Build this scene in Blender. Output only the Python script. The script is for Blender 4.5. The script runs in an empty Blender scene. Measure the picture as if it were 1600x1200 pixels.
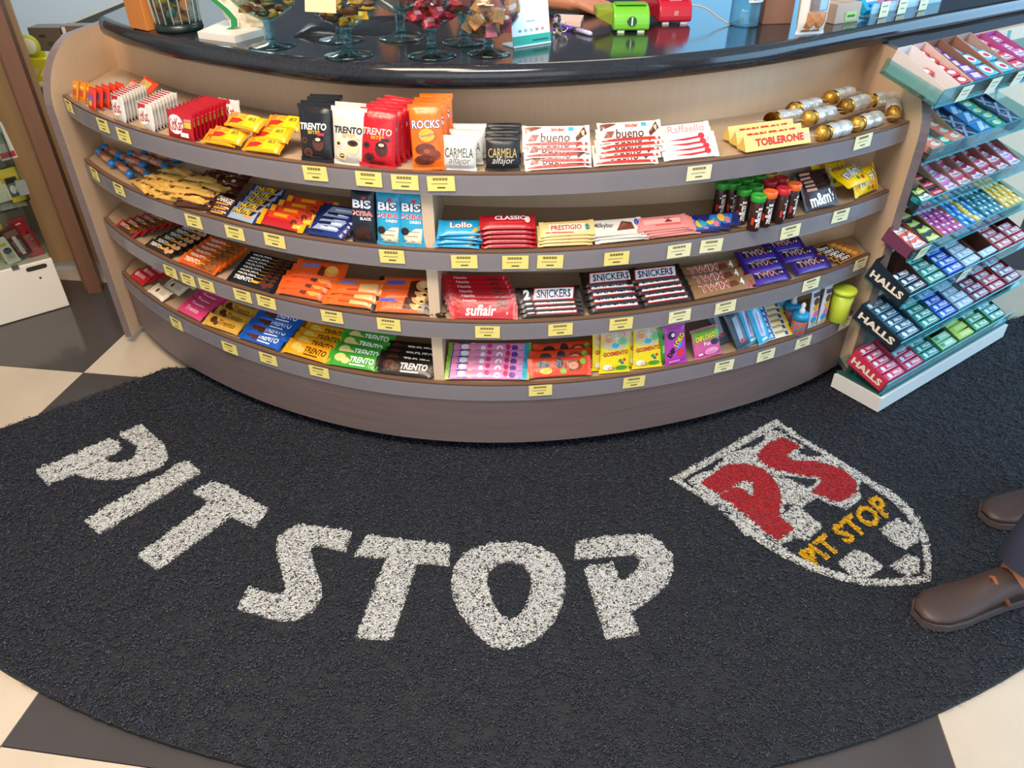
import bpy, bmesh, math, random
import numpy as np
from mathutils import Vector, Matrix

random.seed(7)
rng = np.random.default_rng(11)
SC = bpy.context.scene
COL = SC.collection
PI = math.pi

# ---------------------------------------------------------------- camera
FPX, PITCH, ROLL, CAMZ = 1180.2, 0.6157, 0.0021, 1.4
cam_data = bpy.data.cameras.new('camera')
cam_data.sensor_width = 36.0
cam_data.lens = FPX / 1600 * 36.0
cam_data.clip_start = 0.02
cam = bpy.data.objects.new('camera', cam_data)
COL.objects.link(cam)
cam.matrix_world = Matrix.Translation((0, 0, CAMZ)) @ Matrix.Rotation(PI / 2 - PITCH, 4, 'X') @ Matrix.Rotation(-ROLL, 4, 'Z')
SC.camera = cam

# ---------------------------------------------------------------- world, lights, exposure
W = bpy.data.worlds.new('daylight')
SC.world = W
W.use_nodes = True
wn = W.node_tree.nodes
wn['Background'].inputs['Color'].default_value = (0.70, 0.86, 1.0, 1)
wn['Background'].inputs['Strength'].default_value = 0.95
SC.view_settings.view_transform = 'Standard'
SC.view_settings.look = 'None'
SC.view_settings.gamma = 1.0
SC.view_settings.use_curve_mapping = False
SC.view_settings.exposure = -0.10

def area_light(name, loc, target, size, size_y, power, color):
    d = bpy.data.lights.new(name, 'AREA')
    d.shape = 'RECTANGLE'; d.size = size; d.size_y = size_y
    d.energy = power; d.color = color
    o = bpy.data.objects.new(name, d)
    COL.objects.link(o)
    o.location = loc
    o.rotation_euler = (Vector(target) - Vector(loc)).to_track_quat('-Z', 'Y').to_euler()
    return o

# daylight entering by the shop window on the right, warm ceiling lamps, added fills
area_light('shop_window_daylight', (3.9, 1.5, 1.55), (0.6, 1.5, 0.6), 5.2, 2.2, 190, (0.34, 0.66, 1.0))
area_light('shop_front_fill', (0.2, -2.4, 1.7), (0.0, 1.8, 0.7), 4.2, 2.0, 50, (0.97, 0.98, 1.0))  # unseen frontal fill, added to lighten the shelf interiors
area_light('ceiling_lamp_rear', (-1.9, 4.1, 2.74), (-1.9, 4.3, 0), 1.0, 0.5, 38, (0.78, 0.9, 1.0))  # unseen cool fill, added to brighten the pale wall at the left
area_light('ceiling_lamp_warm', (-0.75, 0.8, 2.74), (-0.95, 1.2, 0), 1.1, 0.5, 74, (1.0, 0.76, 0.54))
area_light('ceiling_lamp_middle', (0.1, 0.3, 2.74), (0.1, 0.3, 0), 1.1, 0.5, 56, (1.0, 0.95, 0.89))
area_light('ceiling_lamp_counter', (0.5, 3.3, 2.74), (0.5, 3.3, 0), 1.0, 0.4, 12, (1.0, 0.84, 0.66))

# ---------------------------------------------------------------- helpers
def ray(px, py):
    x, y = px - 800.0, py - 600.0
    c, s = math.cos(ROLL), math.sin(ROLL)
    x, y = c * x - s * y, s * x + c * y
    ct, st = math.cos(PITCH), math.sin(PITCH)
    return Vector((x, FPX * ct - y * st, -FPX * st - y * ct))

def at(px, py, z):
    d = ray(px, py); t = (z - CAMZ) / d.z
    return Vector((d.x * t, d.y * t, z))

def at_x(px, py, x):
    d = ray(px, py); t = x / d.x
    return Vector((x, d.y * t, CAMZ + d.z * t))

def at_y(px, py, y):
    d = ray(px, py); t = y / d.y
    return Vector((d.x * t, y, CAMZ + d.z * t))

def lin(h):
    h = h.lstrip('#')
    r = []
    for i in (0, 2, 4):
        c = int(h[i:i + 2], 16) / 255
        r.append(c / 12.92 if c <= 0.04045 else ((c + 0.055) / 1.055) ** 2.4)
    return (*r, 1.0)

_M = {}
def mat(hexc, rough=0.5, metal=0.0, kind='plain', **k):
    key = (hexc, rough, metal, kind, tuple(sorted(k.items())))
    if key in _M: return _M[key]
    m = bpy.data.materials.new(f'{kind}_{hexc}_{rough}')
    m.use_nodes = True
    nt = m.node_tree; N = nt.nodes; Lk = nt.links
    b = N['Principled BSDF']
    col = lin(hexc)
    b.inputs['Base Color'].default_value = col
    b.inputs['Roughness'].default_value = rough
    b.inputs['Metallic'].default_value = metal
    def tex(t, coord='Object', scale=(1, 1, 1), **kw):
        tc = N.new('ShaderNodeTexCoord'); mp = N.new('ShaderNodeMapping')
        mp.inputs['Scale'].default_value = scale
        Lk.new(tc.outputs[coord], mp.inputs['Vector'])
        n = N.new(t)
        Lk.new(mp.outputs['Vector'], n.inputs['Vector'])
        for a, v in kw.items(): n.inputs[a].default_value = v
        return n
    def ramp(src, stops):
        r = N.new('ShaderNodeValToRGB')
        while len(r.color_ramp.elements) < len(stops): r.color_ramp.elements.new(0.5)
        for e, (p, c) in zip(r.color_ramp.elements, stops):
            e.position = p; e.color = c
        Lk.new(src, r.inputs['Fac'])
        return r
    def shade(f): return tuple(min(1, c * f) for c in col[:3]) + (1,)
    def bump(src, strength, dist=0.002):
        bp = N.new('ShaderNodeBump'); bp.inputs['Strength'].default_value = strength
        bp.inputs['Distance'].default_value = dist
        Lk.new(src, bp.inputs['Height']); Lk.new(bp.outputs['Normal'], b.inputs['Normal'])
    if kind == 'foil':            # crinkled printed film
        n = tex('ShaderNodeTexNoise', scale=(1, 1, 1), Scale=k.get('scale', 70), Detail=2)
        bump(n.outputs['Fac'], k.get('bump', 0.6))
    elif kind == 'wood':          # laminate with a fine grain along one axis
        n = tex('ShaderNodeTexNoise', scale=k.get('grain', (60, 60, 3)), Scale=1.0, Detail=4, Roughness=0.65)
        r = ramp(n.outputs['Fac'], [(0.3, shade(1 - k.get('amp', 0.12))), (0.7, shade(1 + k.get('amp', 0.12)))])
        Lk.new(r.outputs['Color'], b.inputs['Base Color'])
        bump(n.outputs['Fac'], 0.08)
    elif kind == 'tile':
        n = tex('ShaderNodeTexNoise', coord='Object', Scale=5, Detail=5)
        r = ramp(n.outputs['Fac'], [(0.3, shade(0.93)), (0.7, shade(1.06))])
        Lk.new(r.outputs['Color'], b.inputs['Base Color'])
    elif kind == 'speckle':       # coil pile of light loops; shade in the gaps painted as dark specks
        n = tex('ShaderNodeTexVoronoi', Scale=k.get('scale', 170))
        n2 = tex('ShaderNodeTexNoise', Scale=130, Detail=3)
        mx = N.new('ShaderNodeMath'); mx.operation = 'ADD'
        Lk.new(n.outputs['Distance'], mx.inputs[0]); Lk.new(n2.outputs['Fac'], mx.inputs[1])
        r = ramp(mx.outputs[0], [(0.86, shade(1.0)), (0.96, shade(k.get('hole', 0.35)))])
        Lk.new(r.outputs['Color'], b.inputs['Base Color'])
        bump(mx.outputs[0], 0.8, 0.004)
    elif kind == 'stone':         # polished dark worktop
        n = tex('ShaderNodeTexNoise', Scale=160, Detail=3)
        r = ramp(n.outputs['Fac'], [(0.35, shade(0.8)), (0.75, shade(1.35))])
        Lk.new(r.outputs['Color'], b.inputs['Base Color'])
    elif kind == 'clear':         # thin clear plastic
        b.inputs['Alpha'].default_value = k.get('alpha', 0.2)
    elif kind == 'thin':          # thin clear sheet: tinted, with a sharp reflection that grows at grazing angles
        tr = N.new('ShaderNodeBsdfTransparent'); tr.inputs['Color'].default_value = col
        gl = N.new('ShaderNodeBsdfGlossy'); gl.inputs['Roughness'].default_value = rough
        lw = N.new('ShaderNodeLayerWeight'); lw.inputs['Blend'].default_value = 0.25
        fr_ = N.new('ShaderNodeMath'); fr_.operation = 'MULTIPLY_ADD'; fr_.inputs[1].default_value = k.get('edge', 0.35); fr_.inputs[2].default_value = 0.035
        Lk.new(lw.outputs['Facing'], fr_.inputs[0])
        mx = N.new('ShaderNodeMixShader'); Lk.new(fr_.outputs[0], mx.inputs['Fac'])
        Lk.new(tr.outputs[0], mx.inputs[1]); Lk.new(gl.outputs[0], mx.inputs[2])
        Lk.new(mx.outputs[0], N['Material Output'].inputs['Surface'])
    elif kind == 'glass':
        b.inputs['Transmission Weight'].default_value = k.get('trans', 1.0)
        b.inputs['IOR'].default_value = k.get('ior', 1.45)
    elif kind == 'mottle':        # heaped sweets / printed picture: two tones
        n = tex('ShaderNodeTexNoise', Scale=k.get('scale', 40), Detail=3)
        r = ramp(n.outputs['Fac'], [(0.42, col), (0.58, lin(k['second']))])
        Lk.new(r.outputs['Color'], b.inputs['Base Color'])
        bump(n.outputs['Fac'], 0.3)
    elif kind == 'lamp':
        b.inputs['Emission Color'].default_value = col
        b.inputs['Emission Strength'].default_value = k.get('power', 3.0)
    _M[key] = m
    return m

class MB:
    """collects faces, then links them as one mesh object"""
    def __init__(s): s.v = []; s.f = []; s.m = []; s.smooth = []
    def add(s, vs, fs, mi=0, smooth=False):
        o = len(s.v); s.v += [tuple(p) for p in vs]
        for f in fs: s.f.append([i + o for i in f]); s.m.append(mi); s.smooth.append(smooth)
        return s
    def box(s, c, d, mi=0, M=None, bev=0.0):
        x, y, z = (a / 2 for a in d)
        if bev <= 0:
            vs = [(sx * x, sy * y, sz * z) for sz in (-1, 1) for sy in (-1, 1) for sx in (-1, 1)]
            fs = [(0, 2, 3, 1), (4, 5, 7, 6), (0, 1, 5, 4), (2, 6, 7, 3), (0, 4, 6, 2), (1, 3, 7, 5)]
        else:
            bm = bmesh.new(); bmesh.ops.create_cube(bm, size=1)
            for v in bm.verts: v.co = Vector((v.co.x * d[0], v.co.y * d[1], v.co.z * d[2]))
            bmesh.ops.bevel(bm, geom=bm.edges[:], offset=bev, segments=2, affect='EDGES', profile=0.5)
            bm.verts.index_update()
            vs = [v.co.copy() for v in bm.verts]; fs = [[v.index for v in f.verts] for f in bm.faces]; bm.free()
        cc = Vector(c)
        vs = [(M @ Vector(p) if M else Vector(p)) + cc for p in vs]
        return s.add(vs, fs, mi, False)
    def prism(s, pts, z0, z1, mi=0, M=None):
        """polygon in the XY plane, extruded in Z, counter-clockwise"""
        n = len(pts)
        vs = [Vector((p[0], p[1], z0)) for p in pts] + [Vector((p[0], p[1], z1)) for p in pts]
        if M: vs = [M @ v for v in vs]
        fs = [list(range(n - 1, -1, -1)), list(range(n, 2 * n))]
        fs += [(i, (i + 1) % n, (i + 1) % n + n, i + n) for i in range(n)]
        return s.add(vs, fs, mi)
    def lathe(s, prof, c=(0, 0, 0), n=24, mi=0, M=None, cap=True):
        vs = []; fs = []
        for r, z in prof:
            for i in range(n):
                a = 2 * PI * i / n; vs.append(Vector((r * math.cos(a), r * math.sin(a), z)))
        for k in range(len(prof) - 1):
            for i in range(n):
                j = (i + 1) % n
                fs.append((k * n + i, k * n + j, (k + 1) * n + j, (k + 1) * n + i))
        if cap:
            fs.append(list(range(n - 1, -1, -1)))
            o = (len(prof) - 1) * n; fs.append([o + i for i in range(n)])
        cc = Vector(c)
        vs = [(M @ v if M else v) + cc for v in vs]
        return s.add(vs, fs, mi, True)
    def tube(s, pts, r, n=8, mi=0, cap=True):
        pts = [Vector(p) for p in pts]; rs = r if isinstance(r, (list, tuple)) else [r] * len(pts)
        vs = []; fs = []; up = Vector((0, 0, 1))
        for i, p in enumerate(pts):
            t = (pts[min(i + 1, len(pts) - 1)] - pts[max(i - 1, 0)]).normalized()
            a = t.cross(up)
            if a.length < 1e-3: a = t.cross(Vector((1, 0, 0)))
            a.normalize(); bb = t.cross(a)
            for k in range(n):
                an = 2 * PI * k / n
                vs.append(p + (a * math.cos(an) + bb * math.sin(an)) * rs[i])
        for i in range(len(pts) - 1):
            for k in range(n):
                j = (k + 1) % n
                fs.append((i * n + k, (i + 1) * n + k, (i + 1) * n + j, i * n + j))
        if cap:
            fs.append(list(range(n))); o = (len(pts) - 1) * n; fs.append([o + i for i in range(n - 1, -1, -1)])
        return s.add(vs, fs, mi, True)
    def mesh(s, name, mats):
        me = bpy.data.meshes.new(name)
        me.from_pydata([tuple(v) for v in s.v], [], s.f)
        for m in (mats if isinstance(mats, (list, tuple)) else [mats]): me.materials.append(m)
        me.polygons.foreach_set('material_index', s.m)
        me.polygons.foreach_set('use_smooth', s.smooth)
        me.update()
        return me
    def build(s, name, mats, parent=None, fix=False):
        me = s.mesh(name, mats)
        if fix:
            bm = bmesh.new(); bm.from_mesh(me); bmesh.ops.recalc_face_normals(bm, faces=bm.faces[:]); bm.to_mesh(me); bm.free()
        return obj(name, me, parent)

def obj(name, me, parent=None, M=None):
    o = bpy.data.objects.new(name, me); COL.objects.link(o)
    if parent is not None: o.parent = parent
    if M is not None: o.matrix_local = M if parent is not None else M
    return o

def tag(o, label=None, cat=None, group=None, kind=None):
    if label: o['label'] = label
    if cat: o['category'] = cat
    if group: o['group'] = group
    if kind: o['kind'] = kind
    return o

def empty(name, loc=(0, 0, 0), rz=0.0, M=None):
    o = bpy.data.objects.new(name, None); COL.objects.link(o)
    o.empty_display_size = 0.05
    if M is not None: o.matrix_world = M
    else: o.location = loc; o.rotation_euler = (0, 0, rz)
    return o

ORD = ['zeroth', 'first', 'second', 'third', 'fourth', 'fifth', 'sixth', 'seventh', 'eighth', 'ninth', 'tenth',
       'eleventh', 'twelfth', 'thirteenth', 'fourteenth', 'fifteenth']

# flat lettering: triangles of a string fitted in a unit box
_T = {}
def text_geo(s, bold=0.0, shear=0.0, space=1.0):
    key = (s, bold, shear, space)
    if key in _T: return _T[key]
    cu = bpy.data.curves.new('lettering', 'FONT')
    cu.body = s; cu.size = 1; cu.resolution_u = 2; cu.offset = bold; cu.shear = shear; cu.space_character = space
    o = bpy.data.objects.new('lettering', cu)
    me = o.to_mesh()
    me.calc_loop_triangles()
    vs = [(v.co.x, v.co.y) for v in me.vertices]
    fs = [tuple(t.vertices) for t in me.loop_triangles]
    o.to_mesh_clear(); bpy.data.objects.remove(o); bpy.data.curves.remove(cu)
    x0 = min(v[0] for v in vs); x1 = max(v[0] for v in vs); y0 = min(v[1] for v in vs); y1 = max(v[1] for v in vs)
    vs = [((v[0] - x0) / (x1 - x0) - 0.5, (v[1] - y0) / (y1 - y0) - 0.5) for v in vs]
    _T[key] = (vs, fs)
    return _T[key]

def poly_tris(pts, maxlen):
    """triangles of a simple polygon, long edges split"""
    bm = bmesh.new()
    f = bm.faces.new([bm.verts.new((p[0], p[1], 0)) for p in pts])
    bmesh.ops.triangulate(bm, faces=[f])
    for _ in range(5):
        es = [e for e in bm.edges if e.calc_length() > maxlen]
        if not es: break
        bmesh.ops.subdivide_edges(bm, edges=es, cuts=1)
        bmesh.ops.triangulate(bm, faces=bm.faces[:])
    bm.verts.index_update()
    vs = [(v.co.x, v.co.y) for v in bm.verts]; fs = [[v.index for v in f.verts] for f in bm.faces]
    bm.normal_update()
    fs = [list(reversed(t)) if (vs[t[1]][0] - vs[t[0]][0]) * (vs[t[2]][1] - vs[t[0]][1]) - (vs[t[1]][1] - vs[t[0]][1]) * (vs[t[2]][0] - vs[t[0]][0]) < 0 else t for t in fs]
    bm.free()
    return vs, fs

# ---------------------------------------------------------------- plan curves of the counter
FC = [0.04062825, 0.0347023, -0.05526034, -0.07127856, 0.3705722, 0.03231902, 1.62710228]
XL, XR = -1.31, 1.044
def front_y(x):
    r = 0.0
    for c in FC: r = r * x + c
    return r
def quad(p0, p1, p2):
    A = np.array([[p[0] ** 2, p[0], 1] for p in (p0, p1, p2)]); return np.linalg.solve(A, np.array([p[1] for p in (p0, p1, p2)]))
QLOW = quad((XL, 2.43), (-0.16, 1.92), (XR, 2.15))
QTOP = quad((XL, 2.66), (-0.10, 1.945), (XR, 2.36))
def low_y(x): return float(np.polyval(QLOW, x))
def top_y(x): return float(np.polyval(QTOP, x))
def front_frame(x):
    h = 1e-3
    t = Vector((2 * h, front_y(x + h) - front_y(x - h), 0)).normalized()
    return t, Vector((-t.y, t.x, 0))        # along the shelf, inwards
XS = [XL + (XR - XL) * i / 56 for i in range(57)]
SHELF_Z = [0.817, 0.629, 0.438, 0.247]
def offs(x, d, z=0.0):
    t, n = front_frame(x); return Vector((x, front_y(x), z)) + n * d

def ribbon(mb, d0, d1, z0, z1, mi=0, xs=XS):
    """curved board following the front curve between two depths and two heights"""
    n = len(xs); vs = []
    for x in xs:
        for d, z in ((d0, z0), (d1, z0), (d1, z1), (d0, z1)): vs.append(offs(x, d, z))
    fs = []
    for i in range(n - 1):
        a = i * 4; b = a + 4
        for k in range(4):
            j = (k + 1) % 4; fs.append((a + k, b + k, b + j, a + j))
    fs.append((0, 1, 2, 3)); fs.append(tuple((n - 1) * 4 + k for k in (3, 2, 1, 0)))
    mb.add(vs, fs, mi)
    return mb
# ================================================================ the setting
TILE, PHI, TO = 0.5985, -0.1385, (-1.408, 2.0495)
cu_, su_ = math.cos(PHI), math.sin(PHI)
fl = MB().box((0, 1.5, -0.03), (9, 9, 0.05)).build('floor', mat('4a4440', 0.6)); tag(fl, kind='structure')
g = 0.0012
tb = MB()
h_ = TILE / 2 - g
tb.box((0, 0, 0), (2 * h_, 2 * h_, 0.01))
me_w = tb.mesh('tile', mat('bbab97', 0.16, kind='tile')); me_k = tb.mesh('tile', mat('423d3c', 0.14, kind='tile'))
for i in range(-3, 8):
    for j in range(-6, 4):
        u, v = (i + 0.5) * TILE, (j + 0.5) * TILE
        x, y = TO[0] + cu_ * u - su_ * v, TO[1] + su_ * u + cu_ * v
        if not (-3.3 < x < 3.6 and -1.2 < y < 4.4): continue
        o = obj('tile', me_w if (i + j) % 2 == 0 else me_k, fl)
        o.location = (x, y, -0.005); o.rotation_euler = (0, 0, PHI)

wallm = mat('d3d9da', 0.7)
tag(MB().box((0.4, 5.0, 1.4), (8.2, 0.1, 2.8)).build('wall_back', mat('4c5058', 0.7)), kind='structure')
tag(MB().box((-2.55, 4.92, 1.4), (2.2, 0.06, 2.8)).build('wall_return', wallm), kind='structure')
tag(MB().box((-3.7, 1.2, 1.4), (0.1, 7.6, 2.8)).build('wall_left', wallm), kind='structure')
tag(MB().box((0.4, 1.2, 2.85), (8.2, 7.7, 0.1)).build('ceiling', mat('e6e2da', 0.8)), kind='structure')
# bright glazed opening in the wall behind the counter
w1 = MB().box((1.55, 4.945, 1.6), (1.1, 0.02, 1.3)).build('window_1', mat('8accf2', 0.3, kind='lamp', power=1.1)); tag(w1, kind='structure')
MB().box((1.55, 4.935, 2.28), (1.2, 0.04, 0.06)).box((1.55, 4.935, 0.93), (1.2, 0.04, 0.06)).box((0.97, 4.935, 1.6), (0.06, 0.04, 1.3)).box((2.13, 4.935, 1.6), (0.06, 0.04, 1.3)).build('window_frame', mat('b8bcc0', 0.4), w1)

# ================================================================ the display counter
M_TAUPE = mat('6a5a57', 0.45, kind='wood', grain=(4, 4, 90), amp=0.10)
M_BEIGE = mat('d2b799', 0.5, kind='wood', grain=(70, 70, 2.5), amp=0.035)
M_SHELF = mat('b09678', 0.5, kind='wood', grain=(8, 60, 60), amp=0.05)
M_EDGE = mat('6e503c', 0.5)
M_STRIP = mat('a09a9f', 0.12, kind='clear', alpha=0.36)
counter = empty('display_counter', (-0.13, 1.9, 0))
tag(counter, 'curved wooden shop counter with four tiers of shelves full of sweets', 'counter')
CI = Matrix.Translation((0.13, -1.9, 0))
def cpart(mb, name, mats, parent=None):
    o = mb.build(name, mats, parent or counter, fix=True)
    if parent is None: o.matrix_parent_inverse = CI
    return o

# side panels with a rounded front corner
def panel(x, th, prof, name):
    yf, ry, rz = prof
    pts = [(yf + ry * (1 - math.cos(a)), 0.955 - rz * (1 - math.sin(a))) for a in [PI / 2 * i / 12 for i in range(13)]]
    zb_ = 0.03 if x < 0 else 0.079
    poly = [(yf, zb_)] + pts + [(2.72 if x < 0 else 2.42, 0.95), (2.72 if x < 0 else 2.42, zb_)]
    mb = MB(); n = len(poly)
    vs = [Vector((x, a, b)) for a, b in poly] + [Vector((x + th, a, b)) for a, b in poly]
    mb.add(vs, [list(range(n)), list(range(2 * n - 1, n - 1, -1))], 0)
    mb.add(vs, [(i, i + n, (i + 1) % n + n, (i + 1) % n) for i in range(n)], 1)
    return cpart(mb, name, [M_BEIGE, M_TAUPE])
panel(XL, -0.022, (2.222, .25, .17), 'side_panel')
panel(XR, 0.024, (1.945, .25, .17), 'side_panel')

# back panels (a deeper one behind the top tier)
def back(fn, z0, z1):
    mb = MB(); vs = []; n = len(XS)
    for x in XS:
        y = fn(x); vs += [(x, y, z0), (x, y + 0.015, z0), (x, y + 0.015, z1), (x, y, z1)]
    fs = [(i * 4 + k, i * 4 + 4 + k, i * 4 + 4 + (k + 1) % 4, i * 4 + (k + 1) % 4) for i in range(n - 1) for k in range(4)]
    mb.add(vs, fs + [(0, 1, 2, 3), tuple((n - 1) * 4 + k for k in (3, 2, 1, 0))])
    return cpart(mb, 'back_panel', M_BEIGE)
back(top_y, SHELF_Z[0] - 0.01, 0.952)
back(low_y, 0.06, SHELF_Z[0] - 0.02)

TAGS = [
 [(112, 166), (165, 196), (197, 212), (495, 271), (578, 280), (634, 285), (690, 287), (1090, 270), (1345, 221)],
 [(152, 272), (190, 296), (306, 346), (370, 364), (432, 376), (614, 401), (726, 409), (805, 410), (859, 409), (962, 404), (1059, 392), (1109, 384), (1232, 362), (1310, 337)],
 [(270, 425), (297, 437), (326, 446), (382, 462), (419, 472), (521, 495), (609, 507), (762, 519), (875, 515), (969, 506), (1060, 494), (1131, 480), (1264, 444), (1341, 412)],
 [(279, 506), (362, 544), (422, 561), (501, 581), (844, 610), (989, 597), (1129, 572), (1194, 555), (1252, 535), (1317, 505)]]
tm = MB().box((0, 0, 0), (0.062, 0.0008, 0.034), 0)
for k in range(16):
    tm.box((-0.018 + k * 0.0022, -0.0006, 0.0105), (0.0008 + 0.0006 * (k * 7 % 3), 0.0003, 0.006), 1)
tm.box((-0.003, -0.0006, 0.0), (0.036, 0.0003, 0.0012), 1).box((0.0, -0.0006, -0.009), (0.018, 0.0003, 0.0032), 1)
TAGM = tm.mesh('price_tag', [mat('e6d277', 0.6), mat('5a4c30', 0.7)])
tm.f = tm.f; TAGM2 = tm.mesh('price_tag', [mat('e9e0ae', 0.6), mat('6a5f48', 0.7)])
for i, z in enumerate(SHELF_Z):
    fn = top_y if i == 0 else low_y
    mb = MB(); vs = []; n = len(XS)
    for x in XS:
        a = offs(x, 0.012, 0); y = fn(x)
        a.x = min(max(a.x, XL), XR)
        vs += [(a.x, a.y, z - 0.021), (x, y, z - 0.021), (x, y, z - 0.003), (a.x, a.y, z - 0.003)]
    mb.add(vs, [(q * 4 + k, q * 4 + 4 + k, q * 4 + 4 + (k + 1) % 4, q * 4 + (k + 1) % 4) for q in range(n - 1) for k in range(4)] + [(0, 1, 2, 3), tuple((n - 1) * 4 + k for k in (3, 2, 1, 0))])
    sh = cpart(mb, 'shelf', M_SHELF)
    cpart(ribbon(MB(), 0.0, 0.012, z - 0.05, z - 0.002), 'shelf_front', M_TAUPE)
    cpart(ribbon(MB(), -0.001, 0.012, z - 0.002, z + 0.001), 'edge_band', M_EDGE)
    st = cpart(ribbon(MB(), -0.005, -0.004, z - 0.049, z - 0.003), 'price_strip', M_STRIP)
    for (px, py) in TAGS[i]:
        # the point of the strip under that pixel
        lo, hi = XL, XR
        for _ in range(40):
            m_ = (lo + hi) / 2; d = ray(px, py)
            if d.x / d.y * front_y(m_) > m_: lo = m_
            else: hi = m_
        t, nn = front_frame(lo)
        o = obj('price_tag', TAGM if px < 1040 else TAGM2, st)
        o.matrix_parent_inverse = Matrix.Identity(4)
        p = offs(lo, -0.0065, z - 0.024)
        ww = at_y(px, py, p.y).z
        o.matrix_local = Matrix.Translation((p.x, p.y, ww if abs(ww - z + 0.024) < 0.02 else z - 0.024)) @ Matrix.Rotation(math.atan2(t.y, t.x), 4, 'Z') @ Matrix.Rotation(random.uniform(-0.04, 0.04), 4, 'Y')
# front kick board and the recessed dark plinth
cpart(ribbon(MB(), 0.0, 0.018, 0.049, SHELF_Z[3] - 0.049), 'kick_board', M_TAUPE)
cpart(ribbon(MB(), 0.10, 0.118, 0.0, 0.06), 'plinth', mat('2a2523', 0.7))
for i in (1, 2, 3):
    y0 = front_y(-0.19) + 0.02; y1 = low_y(-0.19)
    cpart(MB().box((-0.194, (y0 + y1) / 2, (SHELF_Z[i] - 0.003 + SHELF_Z[i - 1] - 0.021) / 2), (0.027, y1 - y0, SHELF_Z[i - 1] - SHELF_Z[i] - 0.018)), 'divider', M_BEIGE)

# ---------------------------------------------------------------- worktop
TOPZ = 1.008
fr = [(-1.205, 2.41), (-1.09, 2.275), (-0.971, 2.165), (-0.82, 2.05), (-0.654, 1.948), (-0.52, 1.872), (-0.393, 1.822), (-0.29, 1.795), (-0.2, 1.783), (-0.1, 1.778), (0.0, 1.783), (0.14, 1.805), (0.295, 1.846), (0.45, 1.905), (0.615, 1.985), (0.78, 2.085), (0.94, 2.195), (1.33, 2.462), (1.64, 2.68), (2.3, 3.14)]
bk = [(1.95, 3.75), (1.3, 3.27), (0.9, 3.02), (0.5, 2.82), (0.1, 2.73), (-0.3, 2.72), (-0.7, 2.82), (-0.95, 2.95), (-1.22, 3.1)]
def smooth_line(p):
    out = []
    for i in range(len(p) - 1):
        p0 = Vector(p[max(i - 1, 0)]); p1 = Vector(p[i]); p2 = Vector(p[i + 1]); p3 = Vector(p[min(i + 2, len(p) - 1)])
        for k in range(3):
            t = k / 3
            out.append(0.5 * ((2 * p1) + (p2 - p0) * t + (2 * p0 - 5 * p1 + 4 * p2 - p3) * t * t + (3 * p1 - p0 - 3 * p2 + p3) * t ** 3))
    return out + [Vector(p[-1])]
ol = smooth_line(fr) + [Vector(b) for b in bk]
no = len(ol); nrm = []
for i in range(no):
    a, b = ol[i - 1], ol[(i + 1) % no]; t = (b - a).normalized(); nrm.append(Vector((-t.y, t.x)))
mb = MB(); prof = [(0.02, 0.0), (0.006, 0.006), (0.0, 0.018), (0.0, 0.034), (0.005, 0.047), (0.018, 0.055)]
vs = []
for d, z in prof:
    for p, n_ in zip(ol, nrm):
        q = p + n_ * d; vs.append((q.x, q.y, TOPZ - 0.055 + z))
for k in range(len(prof) - 1):
    mb.add(vs if k == 0 else [], [], 0)
base = 0
mb.v = [tuple(v) for v in vs]
for k in range(len(prof) - 1):
    for i in range(no):
        j = (i + 1) % no
        mb.f.append([k * no + i, k * no + j, (k + 1) * no + j, (k + 1) * no + i]); mb.m.append(0); mb.smooth.append(True)
mb.f.append(list(range(no - 1, -1, -1))); mb.m.append(0); mb.smooth.append(False)
mb.f.append([(len(prof) - 1) * no + i for i in range(no)]); mb.m.append(0); mb.smooth.append(False)
wt = mb.build('worktop', mat('24252a', 0.13, kind='stone'), fix=True)
tag(wt, 'long dark polished worktop with a rounded edge over the curved counter', 'worktop')
# ================================================================ the coil mat
MAT_C, MAT_R = (0.0, 3.02), 2.335
mat_thing = empty('entrance_mat', (0, 1.2, 0))
tag(mat_thing, 'large black coil floor mat with white letters and a shield, before the counter', 'floor mat')
MI = Matrix.Translation((0, -1.2, 0))
def mpart(o, parent=None):
    o.parent = parent or mat_thing
    if parent is None: o.matrix_parent_inverse = MI
    return o
a0 = math.atan2(1.56 - MAT_C[1], -1.72 - MAT_C[0]); a1 = math.atan2(2.45 - MAT_C[1], 2.26 - MAT_C[0])
a0 = a0 if a0 > -PI else a0
outl = [(MAT_C[0] + MAT_R * math.cos(a), MAT_C[1] + MAT_R * math.sin(a)) for a in [a0 + (a1 - a0) * i / 60 for i in range(61)]]
innl = [(x, front_y(x) + 0.07) for x in [1.0 - 2.0 * i / 30 for i in range(31)]]
MATPOLY = outl + [(1.95, 2.36), (1.2, 1.92)] + innl + [(-1.115, 2.073)]
MATPOLY = outl + [(1.9, 2.40), (1.05, 2.05)] + innl + [(-1.13, 2.062)]
M_PILE = mat('30343f', 0.28)
M_BLACK = mat('121317', 0.8)
mb = MB(); mb.prism(MATPOLY, 0.0, 0.011)
mpart(mb.build('backing', M_BLACK, fix=True))

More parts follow.
